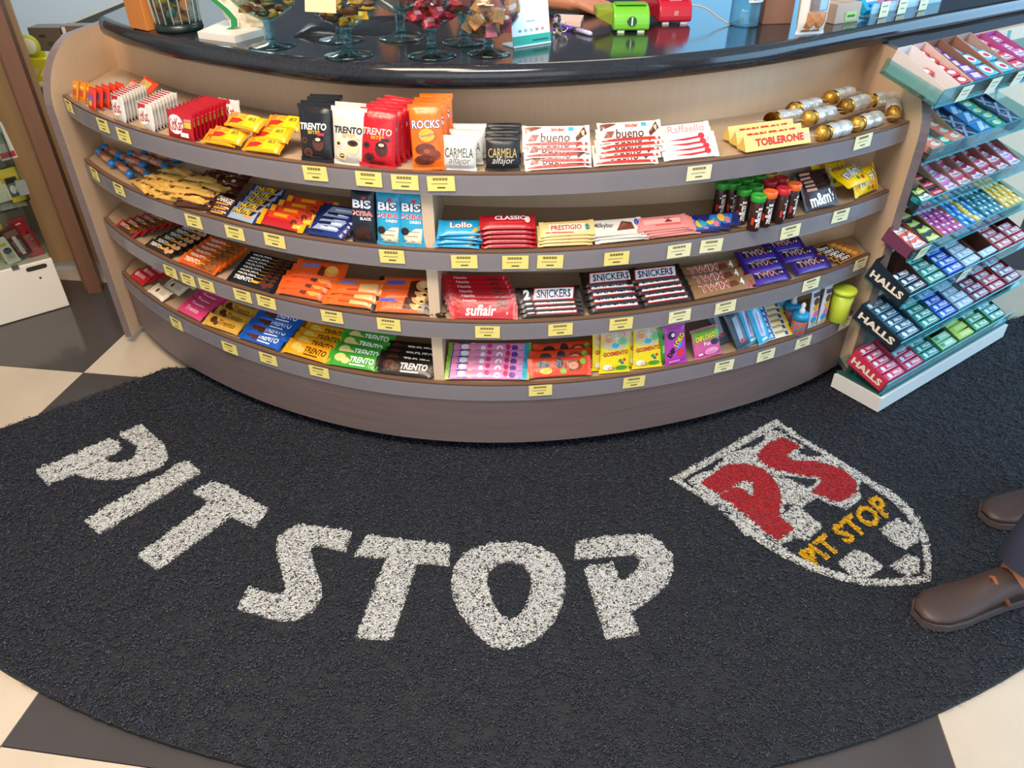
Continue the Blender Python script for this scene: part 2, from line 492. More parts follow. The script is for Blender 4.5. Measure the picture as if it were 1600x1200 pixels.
ZA = 2.6667
def zA(l): return [(x / ZA, 620 + y / ZA) for x, y in l]
def zB(l): return [(500 + x / ZA, 750 + y / ZA) for x, y in l]
def zC(l): return [(1000 + x / ZA, 620 + y / ZA) for x, y in l]
def fl_(l, z=0.016): return [tuple(at(x, y, z)[:2]) for x, y in l]
LET = [
 ('letter', fl_(zA([(145,305),(300,236),(450,170),(490,180),(515,216),(437,257),(470,270),(530,265),(565,240),(568,205),(490,155),(590,110),(690,205),(702,250),(670,290),(600,320),(520,340),(420,345),(355,335),(315,320),(195,365)]))),
 ('letter', fl_(zA([(345,512),(755,268),(790,265),(838,315),(415,572)]))),
 ('letter', fl_(zA([(567,660),(868,435),(800,400),(810,385),(880,350),(925,358),(1122,465),(1060,545),(960,500),(655,722)]))),
 ('letter', fl_(zA([(985,885),(1030,787),(1110,812),(1170,820),(1190,800),(1180,760),(1150,640),(1150,590),(1190,550),(1260,525),(1320,535),(1468,558),(1440,645),(1330,620),(1295,625),(1300,670),(1340,780),(1340,840),(1300,895),(1230,930),(1160,932),(1060,905)]))),
 ('letter', fl_(zB([(145,655),(270,325),(140,315),(195,225),(540,265),(540,355),(405,345),(300,668)]))),
 ('letter', fl_(zB([(545,430),(555,360),(590,310),(650,275),(740,255),(840,255),(920,275),(985,315),(1020,375),(1025,440),(1010,520),(975,590),(920,650),(850,690),(770,705),(710,690),(640,630),(580,550),(553,490),(545,431),
                    (695,421),(720,510),(755,560),(790,580),(815,570),(845,545),(870,480),(878,420),(870,380),(840,350),(790,342),(740,350),(705,380),(695,419)]))),
 ('letter', fl_(zB([(1060,330),(1065,250),(1170,235),(1310,222),(1370,225),(1430,260),(1470,310),(1475,370),(1450,430),(1400,480),(1300,550),(1335,640),(1190,662),(1100,370),(1120,352),(1220,338),(1250,415),(1290,400),(1330,350),(1330,325),(1300,312),(1240,312),(1150,325)]))),
]
b_out = [(565,92),(700,180),(850,270),(960,340),(1060,400),(1130,460),(1180,530),(1205,600),(1215,680),(1215,765),(1150,780),(1040,788),(940,785),(840,765),(720,725),(600,670),(500,610),(400,530),(300,450),(200,385),(120,340)]
b_in = [(570,125),(700,207),(840,292),(950,367),(1040,427),(1105,490),(1152,555),(1178,620),(1186,742),(1100,752),(1000,757),(900,747),(790,717),(680,672),(570,612),(470,547),(370,470),(270,402),(168,347)]
SHIELD = [
 ('border', fl_(zC(b_out + [b_out[0]] + [b_in[0]] + b_in[:0:-1] + [b_in[0]])), 'w'),
 ('field', fl_(zC([(195,345),(265,310),(300,305),(345,262),(350,240),(430,215),(520,180),(515,150),(570,135),(640,180),(692,208),(655,240),(760,245),(790,240),(850,290),(890,310),(920,345),(915,390),(930,420),(860,470),(790,445),(740,420),(670,462),(765,540),(700,600),(645,590),(580,620),(545,590),(480,575),(440,580),(370,500),(375,478),(300,440)])), 'w'),
 ('check', fl_(zC([(820,690),(895,630),(955,655),(1015,705),(960,750),(890,750)])), 'w'),
 ('check', fl_(zC([(995,550),(1065,505),(1150,540),(1165,600),(1110,635),(1050,610)])), 'w'),
 ('check', fl_(zC([(1035,705),(1110,655),(1165,670),(1165,735),(1110,745)])), 'w'),
 ('check', fl_(zC([(580,325),(745,345),(700,378),(640,352)])), 'k'),
 ('check', fl_(zC([(648,445),(590,492),(605,450)])), 'k'),
 ('check', fl_(zC([(300,440),(340,445),(385,490),(350,500)])), 'k'),
 ('check', fl_(zC([(660,215),(720,210),(765,240),(690,250)])), 'k'),
 ('check', fl_(zC([(445,200),(490,170),(520,180),(470,215)])), 'k'),
 ('letter', fl_(zC([(250,355),(290,330),(350,285),(440,275),(510,295),(560,340),(585,390),(590,440),(580,495),(645,550),(580,597),(530,570),(450,500),(335,415),(330,408),(400,372),(440,388),(460,412),(474,400),(468,362),(430,348),(398,370),(328,405)])), 'r'),
 ('letter', fl_(zC([(485,240),(530,195),(590,165),(670,205),(615,245),(640,265),(720,265),(800,285),(860,310),(900,350),(905,395),(870,425),(810,440),(710,395),(760,350),(740,335),(660,325),(590,310),(540,295),(500,265)])), 'r'),
]
yv, yf = text_geo('PIT STOP', 0.035, 0.0, 1.05)
q00, q10, q01, q11 = (735, 712), (1065, 482), (655, 650), (985, 402)
yt = []
for x, y in yv:
    s, t = x + 0.5, y + 0.5
    yt.append(((1 - t) * ((1 - s) * q00[0] + s * q10[0]) + t * ((1 - s) * q01[0] + s * q11[0]), (1 - t) * ((1 - s) * q00[1] + s * q10[1]) + t * ((1 - s) * q01[1] + s * q11[1])))
yt = fl_(zC(yt))

MATCOL = {'k': M_PILE, 'w': mat('d6d6d3', 0.5), 'r': mat('b0161f', 0.5), 'y': mat('e6b000', 0.5)}
MATBASE = {'k': M_BLACK, 'w': mat('c4c0b8', 0.8, kind='speckle', hole=0.10), 'r': mat('9a141c', 0.8, kind='speckle', hole=0.5), 'y': mat('d09c00', 0.8, kind='speckle', hole=0.5)}

def inside(poly, P):
    p = np.array(poly); x, y = P[:, 0], P[:, 1]; r = np.zeros(len(P), bool); n = len(p); j = n - 1
    for i in range(n):
        yi, yj = p[i, 1], p[j, 1]
        c = ((yi > y) != (yj > y))
        with np.errstate(divide='ignore', invalid='ignore'):
            xx = (p[j, 0] - p[i, 0]) * (y - yi) / (yj - yi) + p[i, 0]
        r ^= c & (x < xx); j = i
    return r

def well_inside(pl, Q, e=0.0028):
    r = inside(pl, Q)
    for dx, dy in ((e, 0), (-e, 0), (0, e), (0, -e)): r &= inside(pl, Q + np.array([dx, dy]))
    return r

def curls(P, name, material, z0=0.0125, R=(0.0030, 0.0052), tr=0.0009, seg=4):
    """many small loops of extruded vinyl thread, one mesh"""
    n = len(P)
    if n == 0: return None
    rad = rng.uniform(R[0], R[1], n); a_s = rng.uniform(0, 2 * PI, n); span = rng.uniform(2.6, 5.4, n)
    ax = rng.normal(0, 0.75, (n, 2)); z = z0 + rng.uniform(0, 0.0045, n)
    k = np.linspace(0, 1, seg + 1)
    ang = a_s[:, None] + span[:, None] * k[None]
    cx, cy = np.cos(ang), np.sin(ang)
    ctr = np.stack([P[:, 0:1] + rad[:, None] * cx, P[:, 1:2] + rad[:, None] * cy, z[:, None] + rad[:, None] * 0.55 * (ax[:, :1] * cx + ax[:, 1:] * cy)], -1)
    ctr[..., 2] = np.maximum(ctr[..., 2], 0.0115)
    rd = np.stack([cx, cy, 0 * cx], -1); up = np.zeros_like(rd); up[..., 2] = 1
    V = []
    for s in range(3):
        t = 2 * PI * s / 3 + PI / 2
        V.append(ctr + tr * (math.cos(t) * rd + math.sin(t) * up))
    V = np.stack(V, 2)                        # n, seg+1, 3, 3
    idx = np.arange(n * (seg + 1) * 3).reshape(n, seg + 1, 3)
    F = []
    for s in range(3):
        q = (s + 1) % 3
        F.append(np.stack([idx[:, :-1, s], idx[:, 1:, s], idx[:, 1:, q], idx[:, :-1, q]], -1).reshape(-1, 4))
    F = np.concatenate(F)
    me = bpy.data.meshes.new(name)
    me.vertices.add(V.size // 3); me.vertices.foreach_set('co', V.reshape(-1).astype(np.float32))
    me.loops.add(F.size); me.loops.foreach_set('vertex_index', F.reshape(-1).astype(np.int32))
    me.polygons.add(len(F)); me.polygons.foreach_set('loop_start', np.arange(0, F.size, 4, dtype=np.int32))
    me.polygons.foreach_set('use_smooth', np.ones(len(F), bool))
    me.materials.append(material)
    me.update(calc_edges=True)
    return me

N0 = 84000
P = np.stack([rng.uniform(-1.8, 2.3, N0 * 2), rng.uniform(0.66, 2.5, N0 * 2)], -1)
P = P[inside(MATPOLY, P)]
code = np.zeros(len(P), int)
PARTS = []
for nm, pl in LET: PARTS.append((nm, pl, 'w', None))
emblem = empty('emblem', (1.05, 1.3, 0.0)); emblem.parent = mat_thing; emblem.matrix_parent_inverse = MI
for nm, pl, c in SHIELD: PARTS.append((nm, pl, c, emblem))
for k, (nm, pl, c, par) in enumerate(PARTS): code[inside(pl, P)] = k + 1
ycode = len(PARTS) + 1
ymask = np.zeros(len(P), bool)
for t in yf: ymask |= inside([yt[i] for i in t], P)
code[ymask] = ycode
zb = 0.0
def base_poly(pl, z, name, m):
    v2, f2 = poly_tris(pl, 5.0)
    return MB().add([(x, y, z) for x, y in v2], f2).mesh(name, m)
def dense(pl, n):
    p = np.array(pl); lo, hi = p.min(0), p.max(0)
    ar = (hi - lo).prod(); Q = rng.uniform(0, 1, (int(ar * n), 2)) * (hi - lo) + lo
    return Q[well_inside(pl, Q)]
EI = Matrix.Translation((-1.05, -1.3, 0))
for k, (nm, pl, c, par) in enumerate(PARTS):
    me = base_poly(pl, 0.0118 + 0.00025 * (1 + min(k, 12) if par else 0), nm, MATBASE[c])
    o = obj(nm, me); o.parent = par or mat_thing; o.matrix_parent_inverse = EI if par else MI
    if c == 'k': 
        pts = P[code == k + 1]
    else:
        pts = dense(pl, 36000)
        if par is not None and nm == 'field':
            bad = np.zeros(len(pts), bool)
            for nm2, pl2, c2, _ in PARTS[k + 1:]:
                if c2 in 'kr': bad |= inside(pl2, pts)
            pts = pts[~bad]
    cm = curls(pts, nm + '_loops', MATCOL[c])
    if cm:
        o2 = obj('pile', cm); o2['kind'] = 'stuff'
        if par: o2.parent = par; o2.matrix_parent_inverse = EI
        else: o2.parent = o
me = MB().add([(x, y, 0.0118 + 0.0036) for x, y in yt], yf).mesh('lettering', MATBASE['y'])
o = obj('lettering', me); o.parent = emblem; o.matrix_parent_inverse = EI
cm = curls(np.concatenate([P[code == ycode]] + [np.array([[np.mean([yt[i][0] for i in t]) + rng.normal(0, .002), np.mean([yt[i][1] for i in t]) + rng.normal(0, .002)]]) for t in yf for _q in range(3)]), 'yellow_loops', MATCOL['y'], z0=0.0165, R=(0.0018, 0.003))
o2 = obj('pile', cm); o2['kind'] = 'stuff'; o2.parent = emblem; o2.matrix_parent_inverse = EI
o2 = obj('pile', curls(P[code == 0], 'black_loops', MATCOL['k'])); o2['kind'] = 'stuff'
mpart(o2)
# ================================================================ wrapped sweets
def foil(h, r=0.32): return mat(h, r, kind='foil')

def pack(w, h, t, base, decals, fin=0.012, axis='x', nu=9, nv=7, fincol=None):
    """pillow pack: face in XY, thickness in Z, flat crimped fins at both ends of the given axis"""
    a, b = (w, h) if axis == 'x' else (h, w)          # long axis, cross axis
    ha, hb, hc = a / 2 - fin, b / 2, t / 2
    def top(u, v):
        uu = min(abs(u) / ha, 1.0); vv = min(abs(v) / hb, 1.0)
        return max(hc * math.sqrt(max(0.0, 1 - uu ** 5)) * math.sqrt(max(0.0, 1 - vv ** 4)), 0.0004)
    us = [-ha - fin, -ha - fin * 0.5, -ha] + [ha * math.sin(PI / 2 * (-1 + 2 * i / (nu - 1))) for i in range(1, nu - 1)] + [ha, ha + fin * 0.5, ha + fin]
    vs_ = [hb * math.sin(PI / 2 * (-1 + 2 * j / (nv - 1))) for j in range(nv)]
    mb = MB()
    for side in (1, -1):
        V = []
        for u in us:
            for v in vs_:
                z = 0.0004 if abs(u) >= ha or abs(v) >= hb - 1e-9 else top(u, v)
                k = 0.94 if abs(u) < ha - 1e-6 else 1.0
                V.append((u, v * k, z * side + (0.0012 * math.sin(u * 2200 + v * 300) if abs(u) > ha + 1e-6 else 0)))
        F = []
        n = len(vs_)
        for i in range(len(us) - 1):
            for j in range(n - 1):
                q = (i * n + j, (i + 1) * n + j, (i + 1) * n + j + 1, i * n + j + 1)
                F.append(q if side > 0 else q[::-1])
        finm = [1 if fincol and (i < 2 or i >= len(us) - 3) else 0 for i in range(len(us) - 1) for j in range(n - 1)]
        o = len(mb.v); mb.v += V
        for f, m in zip(F, finm): mb.f.append([x + o for x in f]); mb.m.append(m); mb.smooth.append(True)
    if axis == 'y': mb.v = [(-y, x, z) for x, y, z in mb.v]
    mats = [base] + ([fincol] if fincol else [])
    wm = mb.mesh('wrapper', mats)
    def ztop(x, y):
        u, v = (x, y) if axis == 'x' else (y, -x)
        return top(u, v)
    pm = print_mesh(decals, w, h, ztop)
    return wm, pm

def split_tris(V, F, ml):
    V = list(V); out = []; st = [tuple(f) for f in F]; mid = {}
    while st:
        t = st.pop()
        e = [((V[t[i]][0] - V[t[(i + 1) % 3]][0]) ** 2 + (V[t[i]][1] - V[t[(i + 1) % 3]][1]) ** 2, i) for i in range(3)]
        l, i = max(e)
        if l <= ml * ml: out.append(t); continue
        a, b, c = t[i], t[(i + 1) % 3], t[(i + 2) % 3]; k = (min(a, b), max(a, b))
        if k not in mid: V.append(((V[a][0] + V[b][0]) / 2, (V[a][1] + V[b][1]) / 2)); mid[k] = len(V) - 1
        st += [(a, mid[k], c), (mid[k], b, c)]
    return V, out

def print_mesh(decals, w, h, ztop):
    if not decals: return None
    mb = MB(); mats = []
    for k, d in enumerate(decals):
        e = 0.0005 + 0.00006 * k
        if d[0] == 't':
            _, s, cx, cy, dw, dh, c = d[:7]; opt = d[7] if len(d) > 7 else {}
            tv, tf = text_geo(s, opt.get('b', 0.02), opt.get('sh', 0.0))
            ang = math.radians(opt.get('rot', 0)); ca, sa = math.cos(ang), math.sin(ang)
            V = []
            for x, y in tv:
                x, y = x * dw * w, y * dh * h
                V.append((cx * w + ca * x - sa * y, cy * h + sa * x + ca * y))
            V, F = split_tris(V, tf, min(w, h) / 5)
        else:
            if d[0] == 'r':
                _, cx, cy, dw, dh, c = d[:6]; sk = d[6] if len(d) > 6 else 0.0
                pts = [(cx - dw / 2 - sk, cy - dh / 2), (cx + dw / 2 - sk, cy - dh / 2), (cx + dw / 2 + sk, cy + dh / 2), (cx - dw / 2 + sk, cy + dh / 2)]
            elif d[0] == 'e':
                _, cx, cy, rx, ry, c = d[:6]
                pts = [(cx + rx * math.cos(2 * PI * i / 14), cy + ry * math.sin(2 * PI * i / 14)) for i in range(14)]
            else:
                _, pts, c = d
            pts = [(x * w, y * h) for x, y in pts]
            V, F = poly_tris(pts, max(w, h) / 7)
        m = foil(c, 0.3)
        if m not in mats: mats.append(m)
        mb.add([(x, y, ztop(x, y) + e) for x, y in V], F, mats.index(m), False)
    return mb.mesh('print', mats)

KINDS = {}
DEBUG = []
def thing_at(kind, M, name, label, cat, group=None):
    wm, pm = KINDS[kind][:2]
    o = obj(name, wm, None, M)
    tag(o, label, cat, group)
    if pm is not None: obj('print', pm, o)
    for nm, me in KINDS[kind][2:]: obj(nm, me, o)
    return o

def frame_at(p, yaw=0, tilt=0, roll=0, tang=None):
    t, n = front_frame(min(max(p.x, XL), XR)) if tang is None else tang
    B = Matrix(((t.x, n.x, 0, p.x), (t.y, n.y, 0, p.y), (0, 0, 1, p.z), (0, 0, 0, 1)))
    return B @ Matrix.Rotation(math.radians(yaw), 4, 'Z') @ Matrix.Rotation(math.radians(tilt), 4, 'X') @ Matrix.Rotation(math.radians(roll), 4, 'Z')

def settle(kind, shelf, px, py, h, tilt):
    """the point under that pixel, kept behind the shelf lip, before the back board and above the board"""
    vs = KINDS[kind][0].vertices
    hy = max(abs(v.co.y) for v in vs); hz = max(abs(v.co.z) for v in vs); ta = math.radians(tilt)
    need = hy * math.cos(ta) + hz * math.sin(ta) + 0.006
    zmin = SHELF_Z[shelf] - 0.002 + hy * math.sin(ta) + hz * math.cos(ta) * 0.9
    d = ray(px, py).normalized()
    p = at(px, py, SHELF_Z[shelf] + h)
    for _ in range(80):
        x = min(max(p.x, XL), XR); t, n = front_frame(x)
        if (p - Vector((x, front_y(x), p.z))).dot(n) >= need: break
        p = p + d * 0.002
    p.z = max(p.z, zmin)
    return p

def put(kind, shelf, px, py, h, label, cat, name, group=None, yaw=0, tilt=0, roll=0, p=None):
    p = p or settle(kind, shelf, px, py, h, tilt)
    DEBUG.append((kind, shelf, px, py, round(p.y - front_y(min(max(p.x, XL), XR)), 3)))
    return thing_at(kind, frame_at(p, yaw, tilt, roll), name, label, cat, group)

def pile(kind, shelf, n, a, b, desc, name='chocolate_bar', cat='sweet', tilt=35, yaw=0, roll=0, jit=1.5, order='front', tilt1=None):
    """a row or heap of one kind of pack from the front one (a) to the last one (b); a, b = pixel x, pixel y, height over the shelf"""
    grp = desc + 's' if n > 1 else None
    zs = 1.0; c = None
    if n > 1:                     # packs pressed in a tight row are thinner
        c0, c1 = settle(kind, shelf, *a, tilt), settle(kind, shelf, *b, tilt)
        c = [c0.lerp(c1, k / (n - 1)) for k in range(n)]
        ta = math.radians(tilt); t_, n_ = front_frame(min(max(c[0].x, XL), XR))
        nn = Vector((-n_.x * math.sin(ta), -n_.y * math.sin(ta), math.cos(ta)))
        th = 2 * max(abs(v.co.z) for v in KINDS[kind][0].vertices)
        gap = min(abs((c[k + 1] - c[k]).dot(nn)) for k in range(n - 1))
        if kind != 'toblerone': zs = min(1.0, max(0.46, gap / th * 0.95))
    for k in range(n):
        s = k / max(n - 1, 1)
        px, py, h = (a[i] + (b[i] - a[i]) * s for i in range(3))
        if n == 1: lab = desc
        elif n == 2: lab = desc + (', the front one' if k == 0 else ', the one behind')
        elif k == 0: lab = desc + ', frontmost of its row'
        elif k == n - 1: lab = desc + ', rearmost of its row'
        else: lab = f'{desc}, {ORD[k + 1]} from the front'
        tl = tilt if tilt1 is None else tilt + (tilt1 - tilt) * s
        o_ = put(kind, shelf, px + random.uniform(-1, 1) * jit, py, h, lab, cat, name, grp,
            yaw + random.uniform(-2, 2) * jit, tl + random.uniform(-1, 1) * jit, roll + random.uniform(-1, 1) * jit,
            (c[k] + t_ * random.uniform(-.0015, .0015) * jit) if c else None)
        o_.matrix_world = o_.matrix_basis @ Matrix.Diagonal((1, 1, zs, 1))

T = lambda s, cx, cy, w, h, c, **o: ('t', s, cx, cy, w, h, c, o)
R_ = lambda cx, cy, w, h, c, sk=0.0: ('r', cx, cy, w, h, c, sk)
E_ = lambda cx, cy, rx, ry, c: ('e', cx, cy, rx, ry, c)
P_ = lambda pts, c: ('p', pts, c)

# ---- kinds on the top shelf
KINDS['kk_white'] = pack(0.066, 0.068, 0.011, foil('c9c4bc'), [P_([(-.45,.2),(.1,.35),(.1,.45),(-.45,.45)], 'b5202a'), P_([(-.45,-.45),(.05,-.45),(-.45,.2)], 'd8b078'), E_(-.06, .02, .38, .3, 'efe9e2'), T('KitKat', -.06, .02, .68, .4, 'b01720', rot=8, b=.025)], fin=0.004, axis='x')
KINDS['kk_red'] = pack(0.092, 0.068, 0.012, foil('a8101e'), [E_(-.12, .02, .31, .34, 'efe9e2'), T('KitKat', -.12, .02, .56, .44, 'a8101e', rot=5, b=.025), R_(.33, .06, .22, .2, 'c9a83a'), R_(.33, .22, .22, .08, 'd8828a'), R_(.2, -.3, .3, .16, 'e8e0dc')], fin=0.004)
KINDS['stick_orange'] = pack(0.05, 0.055, 0.012, foil('e0861c'), [R_(0, -.1, .5, .3, 'c23a1c'), R_(0, .2, .6, .12, 'f2c23a')], fin=0.005, axis='y')
KINDS['stick_red'] = pack(0.05, 0.06, 0.01, foil('d4381c'), [R_(0, 0, .6, .35, '8a5aa0'), E_(0, -.2, .2, .12, 'e8a82c')], fin=0.005, axis='y')
KINDS['pack_red_gold'] = pack(0.085, 0.055, 0.012, foil('d2401e'), [R_(0, 0, .6, .6, 'c9a070'), E_(.1, 0, .14, .16, 'e8b020'), E_(-.15, .1, .12, .1, 'b89a5a')], fin=0.007)
KINDS['yellow_bar'] = pack(0.108, 0.044, 0.02, foil('f0a80c'), [R_(.2, 0, .3, .8, 'f4c010'), P_([(-.4,-.35),(-.1,-.3),(.02,-.1),(-.1,0),(-.4,-.05)], 'b0241c'), P_([(-.42,.05),(-.2,.1),(-.25,.4),(-.42,.4)], 'e07048'), T('AMOR', .22, .1, .2, .3, '3a5a2a'), R_(-.05, .2, .2, .2, 'e89028')], fin=0.010, fincol=foil('f08a10'))
def bites(base, txt, sub, third, pic):
    return pack(0.085, 0.125, 0.02, foil(base), [T('TRENTO', 0, .12, .78, .12, txt, b=.03, sh=.15), T('BITES', .02, .02, .36, .06, sub, b=.03), E_(-.28, -.12, .09, .055, pic[0]), E_(-.28, -.12, .05, .03, pic[1]), E_(.12, -.17, .17, .13, pic[0]), E_(.12, -.1, .15, .055, pic[1]), E_(.12, -.1, .08, .03, pic[2]), E_(-.2, -.33, .14, .08, pic[0]), E_(-.2, -.33, .07, .04, pic[1]), R_(.22, -.01, .2, .05, third), R_(.0, -.42, .4, .05, pic[3])], fin=0.008, axis='y')
KINDS['bites_black'] = bites('17181c', 'f0ece6', 'd9a024', 'c03038', ('5a3024', '2a1512', 'd8c0a8', '3a3a40'))
KINDS['bites_white'] = bites('d2c9ba', '2a2a30', 'd9a95a', 'd8c8a0', ('e0c898', '4a2a1c', '2a1510', 'f2ead8'))
KINDS['bites_red'] = bites('b80d1e', 'd8b4ac', 'e0a024', '28282c', ('4a1c14', '1c0a08', 'd8b098', '7a1410'))
KINDS['rocks'] = pack(0.075, 0.14, 0.022, foil('ee6a0c'), [T('ROCKS', 0, .2, .84, .13, '1c2a7a', b=.06), T('ROCKS', .01, .2, .8, .12, 'f2f0ea', b=.015), E_(.02, .03, .3, .12, 'c8540c'), E_(.02, .04, .24, .1, 'f2a81c'), T('Ovomaltine', .02, .04, .5, .05, '24408a', rot=8), E_(-.05, -.17, .3, .09, '6a2a14'), E_(.12, -.26, .28, .09, '7c3418'), E_(-.1, -.34, .3, .08, '5a2210'), E_(0, -.2, .1, .04, '9a4a24')], fin=0.009, axis='y')
def carmela(base, a, b): return pack(0.078, 0.075, 0.02, foil(base, 0.4), [T('CARMELA', 0, .02, .8, .26, a, b=-.005), T('alfajor', .02, -.22, .62, .24, b, b=-.01, sh=.3)], fin=0.007, axis='y')
KINDS['carmela_white'] = carmela('c6c4be', '33322f', '5a5854')
KINDS['carmela_black'] = carmela('16171a', 'c8a85a', 'd8d4cc')
KINDS['bueno'] = pack(0.15, 0.05, 0.016, foil('d6cbbb'), [P_([(-.46,-.42),(.46,-.42),(.46,-.3),(.2,-.36),(-.1,-.28),(-.46,-.34)], 'c02a22'), T('bueno', -.02, -.08, .44, .42, '4a2418', b=.01, sh=.15), T('kinder', .03, .28, .2, .18, 'b02a20', b=.03), R_(.22, .3, .08, .18, '3f9cd0'), P_([(-.46,.1),(-.2,.38),(-.3,.42),(-.46,.4)], '6e3a26'), P_([(.3,-.28),(.46,.1),(.42,.42),(.36,.2),(.28,-.1)], '5a2e1e'), P_([(.32,-.05),(.42,.02),(.4,.25),(.34,.15)], 'd9b080'), R_(-.34, -.1, .12, .3, '8a4a34', .03)], fin=0.008)
KINDS['raffaello'] = pack(0.138, 0.05, 0.018, foil('dacdc6'), [T('Raffaello', .05, .2, .66, .36, 'd07a78', b=-.005, sh=.1), P_([(-.3,-.3),(0,-.36),(.25,-.3),(.3,-.2),(0,-.26)], 'b82a30'), E_(.3, -.2, .06, .14, 'c83038'), E_(-.35, 0, .08, .3, 'e2d2b8')], fin=0.009)
def prism_box(L, s):
    mb = MB(); hh = s * math.sqrt(3) / 2
    pr = [(-s / 2, -hh / 3), (s / 2, -hh / 3), (0, 2 * hh / 3)]
    vs = [(-L / 2, y, z) for y, z in pr] + [(L / 2, y, z) for y, z in pr]
    mb.add(vs, [(0, 1, 4, 3), (1, 2, 5, 4), (2, 0, 3, 5)], 0); mb.add(vs, [(0, 2, 1), (3, 4, 5)], 1)
    # print on the side that faces -Y
    tv, tf = text_geo('TOBLERONE', 0.05)
    pm = MB(); d = Vector((0, s / 2, hh)).normalized(); nrm = Vector((0, -hh, s / 2)).normalized(); c = Vector((0, -s / 4, hh / 6)) + nrm * 0.0004
    pm.add([c + Vector((x * L * 0.74 + 0.006, 0, 0)) + d * (y * s * 0.52) for x, y in tv], tf, 0)
    v2 = [c + Vector((x, 0, 0)) + d * y for x, y in [(L * .42, -s * .2), (L * .48, -s * .2), (L * .48, s * .2), (L * .42, s * .2)]]
    pm.add(v2, [(0, 1, 2, 3)], 1)
    return mb.mesh('carton', [mat('e9c878', 0.45), mat('d8b45a', 0.5)]), pm.mesh('print', [mat('c0281e', 0.5), mat('b8b8b4', 0.5)])
KINDS['toblerone'] = prism_box(0.19, 0.036)
def ball_geo(mb, c, r, mi=0, wob=0.05, nu=12, nv=8):
    vs = []; fs = []
    for j in range(nv + 1):
        th = PI * j / nv
        for i in range(nu):
            ph = 2 * PI * i / nu; rr = r * (1 + wob * math.sin(5 * ph + 3 * th + c[0] * 900) * math.sin(th))
            vs.append((c[0] + rr * math.sin(th) * math.cos(ph), c[1] + rr * math.sin(th) * math.sin(ph), c[2] + rr * math.cos(th)))
    for j in range(nv):
        for i in range(nu): fs.append((j * nu + i, (j + 1) * nu + i, (j + 1) * nu + (i + 1) % nu, j * nu + (i + 1) % nu))
    mb.add(vs, fs, mi, True)
GOLD = mat('e0ae4c', 0.38, 0.75, kind='foil', scale=160, bump=0.9)
sl = MB()
V = []; n8 = 12
sx_ = [-0.016, -0.008, 0.0, 0.008, 0.015, 0.022, 0.030, 0.038, 0.044]
for x in sx_:
    r8 = 0.0142 + 0.0026 * abs(math.cos(PI * x / 0.030))
    for i in range(n8): V.append((x, r8 * math.cos(2 * PI * i / n8), r8 * math.sin(2 * PI * i / n8)))
sl.add(V, [(q * n8 + i, q * n8 + (i + 1) % n8, q * n8 + n8 + (i + 1) % n8, q * n8 + n8 + i) for q in range(len(sx_) - 1) for i in range(n8)], 0, True)
sl.add([(0.05, -.013, .001), (0.063, -.018, .003), (0.063, .018, -.003), (0.05, .013, -.001)], [(0, 1, 2, 3)], 0)
sl.add([(-0.046, -.008, .0), (-0.060, -.016, .003), (-0.060, .016, -.003), (-0.046, .008, 0)], [(0, 1, 2, 3)], 1)
sl_m = sl.mesh('sleeve', [mat('d4d0ca', 0.22, 0.5, kind='foil', bump=1.0, scale=120), mat('cfc9c0', 0.15, kind='clear', alpha=0.35)])
bb = MB(); ball_geo(bb, (-0.030, 0, 0), 0.0158)
b1 = bb.mesh('praline', GOLD)
PRS = 1.25
for m_ in (b1, sl_m): m_.transform(Matrix.Diagonal((PRS, PRS, PRS, 1)))
KINDS['praline_pack'] = (b1, None, ('sleeve', sl_m))

SW = 'sweet'
def resize(s, *names):
    for nm in names:
        for me in KINDS[nm][:2]:
            if me is not None: me.transform(Matrix.Diagonal((s, s, 1.05, 1)))
pile('stick_orange', 0, 3, (122, 152, .028), (140, 146, .03), 'orange and yellow sachet at the far left end', 'sachet', SW, 70)
pile('stick_red', 0, 5, (146, 160, .03), (186, 147, .032), 'red and violet sachet beside the white wafer packs', 'sachet', SW, 72)
pile('pack_red_gold', 0, 2, (205, 140, .045), (228, 136, .04), 'red and gold picture pack lying at the back left', 'candy_pack', SW, 35, roll=-10)
pile('kk_white', 0, 9, (186, 171, .036), (221, 152, .036), 'white and red wafer pack in the left row', 'wafer_pack', SW, 80, jit=.4)
pile('kk_white', 0, 9, (230, 188, .036), (266, 163, .036), 'white and red wafer pack in the second row', 'wafer_pack', SW, 80, jit=.4)
pile('kk_red', 0, 10, (284, 202, .036), (338, 173, .036), 'dark red wafer pack in the tight red row', 'wafer_pack', SW, 80, jit=.4)
put('kk_white', 0, 360, 176, .036, 'white wafer pack alone behind the yellow bars', SW, 'wafer_pack', None, 4, 82)
for k, (px, py, h, r, l) in enumerate([(350, 228, .012, 2, 'lowest at left'), (414, 230, .018, 3, 'lowest at right'), (357, 212, .034, -2, 'middle at left'), (425, 211, .036, 4, 'middle at right'), (384, 191, .058, -4, 'topmost at left'), (446, 193, .054, 3, 'topmost at right')]):
    put('yellow_bar', 0, px, py, h, f'yellow and red wrapped bar, {l} of the yellow heap', SW, 'candy_bar', 'yellow and red bars', random.uniform(-4, 4), 30, r)
pile('bites_black', 0, 4, (493, 212, .062), (513, 192, .062), 'black snack bag of chocolate bites', 'snack_bag', SW, 78, roll=2)
pile('bites_white', 0, 2, (547, 214, .062), (553, 206, .062), 'cream snack bag of chocolate bites', 'snack_bag', SW, 80)
pile('bites_red', 0, 5, (592, 224, .062), (625, 197, .062), 'red snack bag of chocolate bites', 'snack_bag', SW, 78, roll=-4)
pile('rocks', 0, 4, (667, 220, .068), (684, 198, .068), 'orange snack bag with a yellow ball', 'snack_bag', SW, 80, roll=2)
pile('carmela_white', 0, 3, (720, 245, .036), (735, 220, .038), 'small white alfajor bag', 'biscuit_bag', SW, 76)
